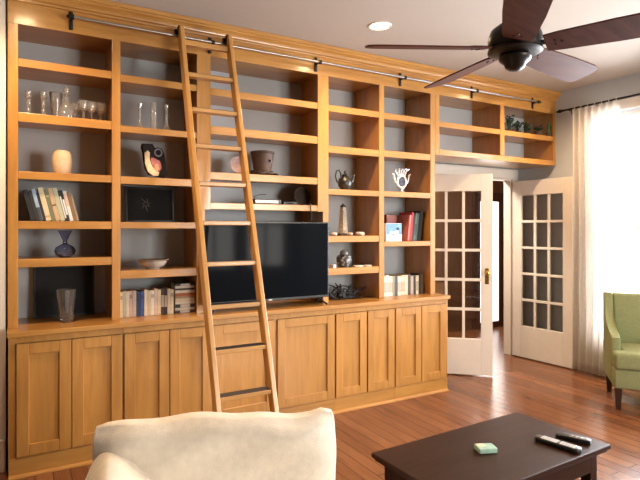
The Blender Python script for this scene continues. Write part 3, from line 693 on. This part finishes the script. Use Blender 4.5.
# teapot (fourth bay)
DK = mat('mottled_bronze_glaze', (.034, .032, .027), rough=.32, var=.9, vscale=45, metal=.3)
t = teapot = thing('teapot', 'small dark mottled teapot with a tall looped handle, fourth bay', 'teapot', onshelf(345, 3.88, 1.838))
MB().lathe([(0, 0), (.040, 0), (.042, .008), (.064, .030), (.072, .058), (.060, .088), (.036, .102), (.034, .108), (0, .108)], 28, sy=.8).build('body', DK, t, smooth=True)
m = MB(); m.lathe([(.034, .108), (.036, .113), (.020, .124), (.008, .130), (.012, .140), (.008, .150), (0, .152)], 20); m.build('lid', DK, t, smooth=True)
MB().tube([(.055, 0, .05), (.085, 0, .075), (.092, 0, .105), (.108, 0, .122)], [.016, .012, .009, .008], 10).build('spout', DK, t, smooth=True)
MB().tube([(-.055, 0, .045), (-.085, 0, .065), (-.103, 0, .105), (-.092, 0, .140), (-.065, 0, .150), (-.045, 0, .128), (-.042, 0, .100)], .008, 10).build('handle', DK, t, smooth=True)

teapot.scale = (.95, 1.0, 1.15)
# obelisk, shells
t = thing('stone_tower', 'tall tapering carved stone tower standing among shells', 'tower', onshelf(343, 3.92, 1.443))
TW = mat('carved_stone', (.33, .28, .21), rough=.8, var=.35, vscale=60, bump=.3)
m = MB(); n = 9
for i in range(n):
    a = .047-.0020*i; z0 = .02+i*.0255
    m.lathe([(a*1.0, z0), (a*1.06, z0+.002), (a*1.0, z0+.005), (a*.97, z0+.0255)], 6)
m.build('shaft', TW, t)
MB().box(-.048, .048, -.044, .044, 0, .02, bev=.003).build('base', mat('dark_stone', (.06, .05, .04), rough=.6), t)
MB().lathe([(.029, .2495), (.033, .253), (.022, .266), (.007, .276), (0, .288)], 6).build('cap', mat('dark_stone_cap', (.05, .045, .04), rough=.6), t)
SHELL = mat('pale_shell', (.62, .50, .42), rough=.45, var=.2, vscale=50)
for u, y, s_, lb, an in ((334.5, 3.84, .026, 'pale sea shell at the left of the stone tower', .3), (350.5, 3.82, .024, 'white sea shell right in front of the stone tower', 1.2), (359.5, 3.84, .030, 'pinkish grey sea shell right of the stone tower', -.5)):
    m = MB(); pts = []; rr = []
    for i in range(34):
        a = i*.42; q = i/33; r = s_*.75*(1-q)**1.1; pts.append((r*math.cos(a)*1.0+.0, r*math.sin(a), s_*.55+s_*.65*q*.7)); rr.append(s_*.52*(1-q)+.001)
    m.tube(pts, rr, 8)
    z0 = min(v.co.z for v in m.bm.verts)
    for v in m.bm.verts: v.co.z -= z0; v.co.x *= 1.25
    o = tag(m.build('sea_shell', SHELL, None, smooth=True), lb, 'shell', 'shells by the stone tower'); place(o, onshelf(u, y, 1.443), (0, 0, an))

# ginger jar, slabs, cube
def jarmat():
    m, N, L, b = newmat('blue_grey_jar_glaze'); tc = N.new('ShaderNodeTexCoord'); v = N.new('ShaderNodeTexVoronoi'); v.inputs['Scale'].default_value = 38
    L.new(tc.outputs['Object'], v.inputs['Vector']); r = N.new('ShaderNodeValToRGB'); r.color_ramp.elements[0].position = .25; r.color_ramp.elements[1].position = .5
    r.color_ramp.elements[0].color = (.40, .39, .36, 1); r.color_ramp.elements[1].color = (.045, .05, .055, 1); L.new(v.outputs['Distance'], r.inputs['Fac']); L.new(r.outputs[0], b.inputs['Base Color']); b.inputs['Roughness'].default_value = .3; return m
t = thing('ginger_jar', 'squat dark patterned ginger jar with a lid, fourth bay', 'jar', onshelf(344, 3.88, 1.170))
JG = jarmat()
MB().lathe([(0, 0), (.044, 0), (.058, .02), (.068, .055), (.066, .085), (.048, .105), (.034, .108), (0, .108)], 28).build('body', JG, t, smooth=True)
MB().lathe([(.036, .1085), (.038, .116), (.034, .132), (.022, .142), (.008, .144), (.011, .150), (0, .154)], 24).build('lid', mat('grey_lid_glaze', (.19, .18, .16), rough=.35, var=.3, vscale=40), t, smooth=True)
o = tag(MB().box(-.017, .017, -.017, .017, 0, .030, bev=.004).build('white_block', mat('white_stone', (.68, .62, .56), rough=.6)), 'tiny white stone block left of the ginger jar', 'block'); place(o, onshelf(333.6, 3.80, 1.170), (0, 0, .2))
for u, w, lb, a in ((358, .055, 'flat pale stone slab right beside the ginger jar', .2), (367, .045, 'flat pale stone slab farther from the ginger jar', -.3)):
    m = MB(); m.prism([(-w, -.02), (-w*.4, -.035), (w*.7, -.028), (w, .005), (w*.5, .032), (-w*.7, .026)], 0, .013, 'z', bev=.003)
    o = tag(m.build('stone_slab', mat('pale_slab', (.52, .44, .35), rough=.7, var=.2, vscale=30)), lb, 'stone', 'stone slabs by the ginger jar'); place(o, onshelf(u, 3.83, 1.170), (0, 0, a))

# dark branching sculpture on the worktop, fourth bay
m = MB(); random.seed(5)
for i in range(15):
    a = -1.0+2*i/14; x0 = a*.12
    p = [(x0*.5, random.uniform(-.03, .03), .012)]
    for j in range(4):
        q = p[-1]; p.append((q[0]+a*.030+random.uniform(-.025, .025), q[1]+random.uniform(-.022, .022), min(.15, max(.012, q[2]+random.uniform(.005, .06)*(1-abs(a)*.5)))))
    m.tube(p, [.011, .010, .009, .007, .003], 7)
for i in range(3):
    m.tube([((.05+.022*i)*math.cos(b_*PI/12), .02*(i-1), .012+(.05+.03*i)*math.sin(b_*PI/12)) for b_ in range(13)], .007, 7)
m.tube([(-.15, 0, .010), (-.05, .02, .012), (.06, -.02, .012), (.14, .0, .010)], [.006, .012, .012, .006], 8)
for v in m.bm.verts: v.co.x *= 1.3; v.co.z *= .92
o = tag(m.build('branching_sculpture', mat('blackened_iron', (.022, .021, .022), rough=.45, metal=.5, var=.4, vscale=40), None, smooth=True), 'tangled black metal sculpture on the worktop right of the television', 'sculpture')
place(o, (2.50, 3.93, ZT+.0006))

# silver crown goblet (fifth bay)
SILV = mat('bright_silver', (.80, .78, .75), rough=.28, metal=.9)
t = silver = thing('silver_sculpture', 'silver spiked ring sculpture on a short foot, fifth bay', 'sculpture', onshelf(401.5, 3.87, 1.839))
Mr = Matrix.Translation((0, 0, .085))
MB().tube([(.043*math.cos(a*PI/16), 0, .085+.047*math.sin(a*PI/16)) for a in range(32)], .009, 10, closed=True).build('ring', SILV, t, smooth=True)
MB().lathe([(0, 0), (.036, 0), (.036, .006), (0, .006)], 28, M=Matrix.Translation((0, .003, .085)) @ Matrix.Rotation(PI/2, 4, 'X')).build('dark_disc', mat('dark_disc', (.05, .045, .05), rough=.3, metal=.5, var=.5, vscale=50), t)
MB().lathe([(0, 0), (.026, 0), (.024, .008), (.010, .018), (.009, .03), (.014, .040), (0, .042)], 20).build('foot', SILV, t, smooth=True)
for i, (a, L_) in enumerate(((125, .075), (105, .065), (87, .062), (68, .066), (52, .070))):
    a = math.radians(a); x_, z_ = .046*math.cos(a), .085+.050*math.sin(a)
    MB().tube([(x_, 0, z_), (x_+L_*.5*math.cos(a)-.008, 0, z_+L_*.5), (x_+L_*.65*math.cos(a), 0, z_+L_*.85), (x_+L_*.9*math.cos(a)+.012, 0, z_+L_*.9)], [.006, .0055, .005, .003], 8).build('spike', SILV, t, smooth=True)
for sx in (-1, 1):
    MB().tube([(sx*.040, 0, .070), (sx*.062, 0, .085), (sx*.072, 0, .115), (sx*.074, 0, .14), (sx*.092, 0, .148)], [.008, .007, .006, .006, .004], 8).build('side_arm', SILV, t, smooth=True)

silver.scale = (1.18, 1.18, 1.18)
# blue and white picture box
t = thing('picture_box', 'small blue and white picture box in front of the dark book', 'box', onshelf(394, 3.82, 1.388), (0, 0, .04))
bw = .093
MB().box(-bw, bw, 0, .035, 0, .165, bev=.003).build('box', mat('white_card', (.70, .68, .66), rough=.6), t)
MB().box(-bw+.003, bw-.003, -.0012, .0002, .062, .162).build('blue_print', mat('blue_print', (.10, .24, .46), rough=.5, var=.25, vscale=20), t)
m = MB(); m.box(-.05, .015, -.0026, -.0014, .045, .090); m.box(.02, .052, -.0026, -.0014, .052, .10); m.build('white_print', mat('white_print', (.75, .74, .72), rough=.6), t)
MB().box(.026, .060, -.0036, -.0028, .098, .128).build('navy_print', mat('navy_print', (.015, .02, .06), rough=.6), t)
MB().box(-.032, .012, -.0036, -.0028, .055, .066).build('grey_print', mat('grey_print', (.15, .15, .17), rough=.6), t)

# plants in the overhead cabinet
LEAF = mat('dark_green_leaf', (.018, .040, .018), rough=.5, var=.5, vscale=30); LEAF2 = mat('fresh_green_leaf', (.055, .105, .030), rough=.5, var=.4, vscale=30)
def plant(u, y, h, n, spread, lf, label, seed, lw=.012):
    random.seed(seed)
    t = thing('potted_plant', label, 'plant', onshelf(u, y, 2.528), group='plants in the overhead cabinet')
    MB().lathe([(0, 0), (.030, 0), (.040, .05), (.043, .055), (.038, .055), (.034, .045), (0, .045)], 18).build('pot', POT, t, smooth=True)
    m = MB()
    for i in range(n):
        a = random.uniform(0, 2*PI); hh = h*random.uniform(.55, 1); sp = spread*random.uniform(.3, 1)
        p = [(.012*math.cos(a), .012*math.sin(a), .045), (sp*.4*math.cos(a), sp*.4*math.sin(a), .045+(hh-.045)*.6), (sp*math.cos(a), sp*math.sin(a), hh)]
        m.tube(p, [.003, .003, .0015], 5)
        for k in range(3):
            c = Vector(p[1]).lerp(Vector(p[2]), k/2); M = Matrix.Translation(c) @ Matrix.Rotation(random.uniform(0, 2*PI), 4, 'Z') @ Matrix.Rotation(random.uniform(.3, 1.2), 4, 'Y')
            m.ball((0, 0, lw*1.4), lw, 8, (.75, .12, 1.5), M=M)
    m.build('foliage', lf, t, smooth=True)
plant(509.5, 3.93, .195, 16, .055, LEAF, 'dark leafy plant at the left end of the overhead cabinet', 1)
plant(517.5, 3.97, .16, 14, .055, LEAF, 'dark low plant second in the overhead cabinet', 2)
plant(527.5, 3.95, .15, 12, .055, LEAF, 'dark low plant in the middle of the overhead cabinet', 4)
plant(538, 3.86, .11, 12, .035, LEAF, 'lowest dark plant left of the green cactus', 6)
t = thing('cactus', 'slim green cactus in a pot at the right end of the overhead cabinet', 'cactus', onshelf(548.5, 3.812, 2.528), group='plants in the overhead cabinet')
MB().lathe([(0, 0), (.024, 0), (.032, .045), (.028, .045), (0, .04)], 16).build('pot', POT, t, smooth=True)
m = MB(); m.tube([(0, 0, .04), (0, 0, .10), (0, 0, .155), (0, 0, .17)], [.017, .019, .015, .004], 8); m.tube([(.014, 0, .08), (.034, 0, .085), (.037, 0, .13)], [.008, .009, .005], 8); m.build('stem', LEAF2, t, smooth=True)

# ------------------------------------------------------------------ ceiling fan
FX, FY, FZ = 2.131, 1.774, 2.396
t = thing('ceiling_fan', 'dark bronze ceiling fan with five walnut blades', 'ceiling fan', (FX, FY, FZ))
MB().lathe([(0, CZ-FZ-.001), (.075, CZ-FZ-.001), (.070, CZ-FZ-.03), (.030, CZ-FZ-.075), (0, CZ-FZ-.078)], 28).build('canopy', BRONZE, t, smooth=True)
MB().tube([(0, 0, .12), (0, 0, CZ-FZ-.06)], .013, 12).build('downrod', BRONZE, t, smooth=True)
MB().lathe([(0, .145), (.03, .145), (.04, .13), (.075, .115), (.115, .085), (.128, .05), (.128, .015), (.118, -.005), (.130, -.012), (.130, -.022), (.095, -.036), (0, -.036)], 40).build('motor_housing', BRONZE, t, smooth=True)
MB().lathe([(.070, -.036), (.078, -.048), (.075, -.062), (.052, -.080), (.046, -.098), (.028, -.112), (.010, -.116), (0, -.117)], 32).build('switch_cup', BRONZE, t, smooth=True)
a0 = math.radians(182.3)
for i in range(5):
    ang = a0-i*2*PI/5 - TH                     # angle measured in camera-aligned plan, turned to world
    R = Matrix.Rotation(ang, 4, 'Z'); P = R @ Matrix.Translation((0, 0, -.004)) @ Matrix.Rotation(math.radians(-15), 4, 'X')
    out = [(.140, -.066), (.20, -.074), (.45, -.088), (.66, -.092), (.71, -.084), (.737, -.055), (.742, 0), (.737, .055), (.71, .084), (.66, .092), (.45, .088), (.20, .074), (.140, .066)]
    bl = MB(); bl.prism(out, -.004, .004, 'z', bev=.0015, M=P); bl = bl.build('blade', BLADE, t)
    k = MB(); k.prism([(.085, -.018), (.13, -.016), (.17, -.034), (.215, -.030), (.235, 0), (.215, .030), (.17, .034), (.13, .016), (.085, .018)], .0042, .010, 'z', M=P)
    for q in ((.185, -.018), (.185, .018), (.215, 0)): k.ball((q[0], q[1], -.005), .005, 8, M=P)
    k.build('blade_bracket', BRONZE, bl)

# ------------------------------------------------------------------ curtain and rod
RX, RZc = 5.09, 2.775
t = thing('curtain_rod', 'thin black curtain rod with a pointed finial above the bright window', 'curtain rod', (RX, 2.3, RZc))
MB().tube([(RX, 3.60, RZc), (RX, .9, RZc)], .010, 10).build('rod', BLACK, t, world=True, smooth=True)
MB().lathe([(0, 0), (.012, 0), (.016, .008), (.010, .016), (.020, .035), (.018, .055), (.006, .085), (0, .10)], 14, M=Matrix.Translation((RX, 3.60, RZc)) @ Matrix.Rotation(-PI/2, 4, 'X')).build('finial', BLACK, t, world=True, smooth=True)
for y in (3.56, .95):
    MB().tube([(XR-.0015, y, RZc), (RX, y, RZc)], .007, 8).box(XR-.006, XR-.001, y-.02, y+.02, RZc-.035, RZc+.035).build('wall_bracket', BLACK, t, world=True)
def sheer():
    m, N, L, b = newmat('sheer_white_curtain'); out = N['Material Output']; N.remove(b)
    df = N.new('ShaderNodeBsdfDiffuse'); df.inputs[0].default_value = (.72, .68, .63, 1); tl = N.new('ShaderNodeBsdfTranslucent'); tl.inputs[0].default_value = (.82, .76, .70, 1)
    tr = N.new('ShaderNodeBsdfTransparent')
    m1 = N.new('ShaderNodeMixShader'); m1.inputs[0].default_value = .5; L.new(df.outputs[0], m1.inputs[1]); L.new(tl.outputs[0], m1.inputs[2])
    tc = N.new('ShaderNodeTexCoord'); nz = N.new('ShaderNodeTexNoise'); nz.inputs['Scale'].default_value = 30; L.new(tc.outputs['Object'], nz.inputs['Vector'])
    mr = N.new('ShaderNodeMapRange'); mr.inputs['To Min'].default_value = .12; mr.inputs['To Max'].default_value = .28; L.new(nz.outputs['Fac'], mr.inputs['Value'])
    m2 = N.new('ShaderNodeMixShader'); L.new(mr.outputs[0], m2.inputs[0]); L.new(m1.outputs[0], m2.inputs[1]); L.new(tr.outputs[0], m2.inputs[2])
    L.new(m2.outputs[0], out.inputs['Surface']); return m
SHEER = sheer()
def curtain(y0, y1, label, seed, folds, flare):
    random.seed(seed)
    t = thing('curtain', label, 'curtain', (RX, (y0+y1)/2, 0), group='sheer curtains at the window')
    bm = bmesh.new(); nu, nv = folds*14, 30; g = []
    ph = [random.uniform(-.5, .5) for _ in range(folds+1)]
    for j in range(nv+1):
        q = j/nv; z = .03+(RZc-.03-.012)*(1-q); r_ = []
        for i in range(nu+1):
            s_ = i/nu; yc = (y0+y1)/2; wid = (y1-y0)*(1+flare*q)
            fold = math.sin(s_*folds*2*PI+.6*math.sin(q*3+ph[int(s_*folds)]))
            amp = .022+.020*q
            r_.append(bm.verts.new((RX+fold*amp*.95, yc+(s_-.5)*wid+.010*math.sin(s_*folds*4*PI+1)*q, z)))
        g.append(r_)
    for j in range(nv):
        for i in range(nu): bm.faces.new((g[j][i], g[j][i+1], g[j+1][i+1], g[j+1][i]))
    m = MB(); m.bm.free(); m.bm = bm
    o = m.build('panel', SHEER, t, world=True, smooth=True, angle=180)
    sm = o.modifiers.new('thickness', 'SOLIDIFY'); sm.thickness = .002
    for k in range(folds):
        y = y0+(y1-y0)*(k+.5)/folds
        MB().tube([(RX+.016*math.cos(a*PI/6), y, RZc+.016*math.sin(a*PI/6)) for a in range(12)], .004, 6, closed=True).build('rod_loop', SHEER, t, world=True)
    return t
curtain(2.98, 3.50, 'gathered sheer white curtain between the open door and the armchair', 4, 7, -.04)

# ------------------------------------------------------------------ armchair
t = thing('armchair', 'sage green armchair with sloping arms in front of the bright window', 'armchair', (0, 0, 0))
phi = math.radians(-50); c_, s_ = math.cos(phi), math.sin(phi)
lx, lyy = -.285, -.275
t.location = (4.343-(lx*c_-lyy*s_), 2.566-(lx*s_+lyy*c_), 0); t.rotation_euler = (0, 0, phi)
prof = [(.27, .175), (.305, .912), (.225, .912), (.195, .80), (.16, .70), (.09, .645), (-.06, .600), (-.13, .585), (-.155, .57), (-.16, .175)]
for sx in (-1, 1):
    a, b_ = sorted((sx*.315, sx*.245))
    MB().prism(prof, a, b_, 'x', bev=.012).build('side_arm', GREEN, t, smooth=True, angle=50)
m = MB(); m.box(-.244, .244, .0, .085, 0, .555, bev=.025, seg=3, M=Matrix.Translation((0, .185, .36)) @ Matrix.Rotation(math.radians(-4), 4, 'X')); m.build('backrest', GREEN, t, smooth=True, angle=60)
MB().box(-.315, .315, -.300, -.161, .175, .335, bev=.012).box(-.2435, .2435, -.161, .27, .175, .335).build('seat_rail', GREEN, t, smooth=True, angle=50)
m = MB(); m.box(-.240, .240, -.20, .185, .336, .475, bev=.03, seg=4); m.box(-.318, .318, -.325, -.168, .336, .475, bev=.03, seg=4)
m.build('seat_cushion', GREEN, t, smooth=True, angle=60)
LEGM = wood('dark_chair_leg', (.02, .008, .005), (.045, .02, .012), 'z')
for x, y in ((-.285, -.275), (.285, -.275), (-.275, .235), (.275, .235)):
    MB().lathe([(0, 0), (.026, 0), (.036, .174), (0, .174)], 4, M=Matrix.Translation((x, y, 0)) @ Matrix.Rotation(PI/4, 4, 'Z')).build('leg', LEGM, t)

# ------------------------------------------------------------------ coffee table
TH_ = .432
t = thing('coffee_table', 'dark espresso wooden coffee table in the foreground', 'coffee table', (2.008, 1.80, 0), (0, 0, math.radians(2.0)))
hw, hd = .534, .278
MB().box(-hw, hw, -hd, hd, TH_-.022, TH_, bev=.005).box(-hw+.012, hw-.012, -hd+.012, hd-.012, TH_-.036, TH_-.022, bev=.003).build('tabletop', DARKWOOD, t)
ap = MB(); e = .045
ap.box(-hw+e+.056, hw-e-.056, -hd+e, -hd+e+.02, .30, TH_-.0365); ap.box(-hw+e+.056, hw-e-.056, hd-e-.02, hd-e, .30, TH_-.0365)
ap.box(-hw+e, -hw+e+.02, -hd+e+.056, hd-e-.056, .30, TH_-.0365); ap.box(hw-e-.02, hw-e, -hd+e+.056, hd-e-.056, .30, TH_-.0365)
ap.build('apron', DARKWOOD, t)
for sx in (-1, 1):
    for sy in (-1, 1):
        xa, xb = sorted((sx*(hw-e), sx*(hw-e-.055))); ya, yb = sorted((sy*(hd-e), sy*(hd-e-.055)))
        MB().box(xa, xb, ya, yb, 0, TH_-.0365, bev=.004).build('leg', DARKWOOD, t)
MB().box(-hw+e+.02, hw-e-.02, -hd+e+.02, hd-e-.02, .10, .12, bev=.003).build('lower_shelf', DARKWOOD, t)

def at_z(u, v, z):
    d = (1.5-z)*FPX/(v-HORIZON); l = (u-320)/FPX*d
    return (l*CT+d*ST, d*CT-l*ST, z)
# remotes
KEYS = mat('pale_keys', (.62, .62, .64), rough=.4)
def remote(u0, v0, u1, v1, label, wid, keys):
    A, B = Vector(at_z(u0, v0, TH_)), Vector(at_z(u1, v1, TH_)); L_ = (B-A).length; a = math.atan2(B.y-A.y, B.x-A.x); c = (A+B)/2
    t = thing('remote_control', label, 'remote control', (c.x, c.y, TH_+.0006), (0, 0, a), 'remote controls on the coffee table')
    out = [(-L_/2, -wid*.25), (-L_/2+.012, -wid*.5), (-L_*.1, -wid*.44), (L_/2-.015, -wid*.5), (L_/2, -wid*.3), (L_/2, wid*.3), (L_/2-.015, wid*.5), (-L_*.1, wid*.44), (-L_/2+.012, wid*.5), (-L_/2, wid*.25)]
    MB().prism(out, 0, .022, 'z', bev=.005).build('body', PLASTIC, t, smooth=True, angle=50)
    for (r0, r1, nx, ny) in keys:
        for i in range(nx):
            for j in range(ny):
                x = -L_/2+L_*(r0+(r1-r0)*(i+.5)/nx); y = (j-(ny-1)/2)*wid*.24
                MB().ball((x, y, .0225), .0068, 8, (1.2, .95, .45)).build('button', KEYS, t, smooth=True)
remote(536, 439.5, 580.5, 453.5, 'black remote control covered with pale buttons, nearer on the table', .058, [(.14, .52, 6, 3), (.56, .90, 5, 3)])
remote(556, 436.5, 591, 444.5, 'black remote control with few pale buttons, farther on the table', .052, [(.40, .95, 4, 1)])
# mint packet
c = at_z(485.5, 451, TH_)
t = thing('mint_packet', 'small pale mint green packet lying on the coffee table', 'packet', (c[0], c[1], TH_+.0006), (0, 0, math.radians(-22)))
MB().box(-.045, .045, -.034, .034, 0, .024, bev=.005).build('box', mat('mint_green', (.33, .52, .42), rough=.45, var=.12, vscale=40), t)
MB().box(-.040, .0, -.005, .029, .0242, .0252).build('label', mat('pale_cream_label', (.68, .62, .45), rough=.5), t)
MB().box(.0452, .0475, -.026, .026, .004, .021, bev=.0008).build('end_flap', mat('flap_green', (.45, .55, .42), rough=.5), t)

# ------------------------------------------------------------------ sofa in the foreground
sr = math.radians(-14)
t = thing('sofa', 'cream linen sofa with a plump back cushion, cut off at the bottom of the photo', 'sofa', (0, 0, 0))
t.location = (.269, 2.21, 0); t.rotation_euler = (0, 0, sr)
def soft(w, d, h, bev, cuts, fn):
    b = MB(); b.box(0, w, -d, 0, 0, h)
    bmesh.ops.subdivide_edges(b.bm, edges=b.bm.edges[:], cuts=cuts, use_grid_fill=True)
    for v in b.bm.verts: v.co = Vector(fn(v.co.x/w, (v.co.y+d)/d, v.co.z/h, v.co.copy()))
    return b
CW, CD, CH = .935, .20, .35
def cfn(a, b_, c, co):
    A, B, C = 2*a-1, 2*b_-1, 2*c-1
    # rounded corners in plan of the cushion face, puffed thickness
    k = (1-.55*abs(A)**7)*(1-.55*abs(C)**7)
    y = -CD/2+B*CD/2*k*(1-.12*(A*A+C*C)/2)
    x = CW/2+A*CW/2*(1-.022*abs(C)**8-.018*(1-C*C)*.0-.03*abs(B)**6)
    z = CH/2+C*CH/2*(1-.06*abs(A)**10-.04*abs(B)**6)
    if C > 0:
        z += C*(-.020*math.exp(-((a-.80)/.10)**2)+.010*math.exp(-((a-.965)/.03)**2)+.004*math.sin(a*19)+.006*math.exp(-((a-.45)/.2)**2))
    y += .006*math.sin(9*a+5*c)+.005*math.sin(17*a-11*c)
    return (x, y, z)
cu = soft(CW, CD, CH, 0, 23, cfn)
for v in cu.bm.verts: v.co.z += .398+.028*(1-v.co.x/CW)
cu.build('back_cushion', LINEN, t, smooth=True, angle=180)
AW, AD, AH = .285, .78, .62
def afn(a, b_, c, co):
    A, C = 2*a-1, c
    yy = -b_ if False else (b_-1)
    y = -.08+(b_-1)*AD
    front = 1-b_                                  # 0 at the back, 1 at the front
    x = -.10+a*AW
    top = AH+.085-.17*front**1.5 - .16*max(0, (a-.33)/.67)**1.6 - .14*max(0, (.33-a)/.33)**2.2 - .05*max(0, 1-front/.10)**2
    z = .06+(top-.06)*c
    k = 1-.12*c**6*abs(A)**3
    x = -.10+AW/2+A*AW/2*(1-.05*(1-c)*.5)*(1-.10*front**8)
    x += .05*front+.062
    if front > .9: y += (front-.9)*.35*abs(A)**2
    return (x, y, z)
soft(AW, AD, AH, 0, 19, afn).build('arm', LINEN, t, smooth=True, angle=180)
m = MB(); m.box(.0, CW+.01, .005, .10, .06, .60, bev=.03, seg=3); m.build('back_frame', LINEN, t, smooth=True, angle=60)
MB().box(.195, CW+.005, -.84, .004, .06, .262, bev=.02, seg=3).build('base', LINEN, t, smooth=True, angle=60)
MB().box(.25, CW+.005, -.86, -.002, .263, .397, bev=.04, seg=4).build('seat_cushion', LINEN, t, smooth=True, angle=60)
for x, y in ((-.04, -.16), (CW-.06, .03), (.08, -.76), (CW-.06, -.78)):
    MB().lathe([(0, 0), (.018, 0), (.024, .0598), (0, .0598)], 12, loc=(x, y, 0)).build('leg', LEGM, t)
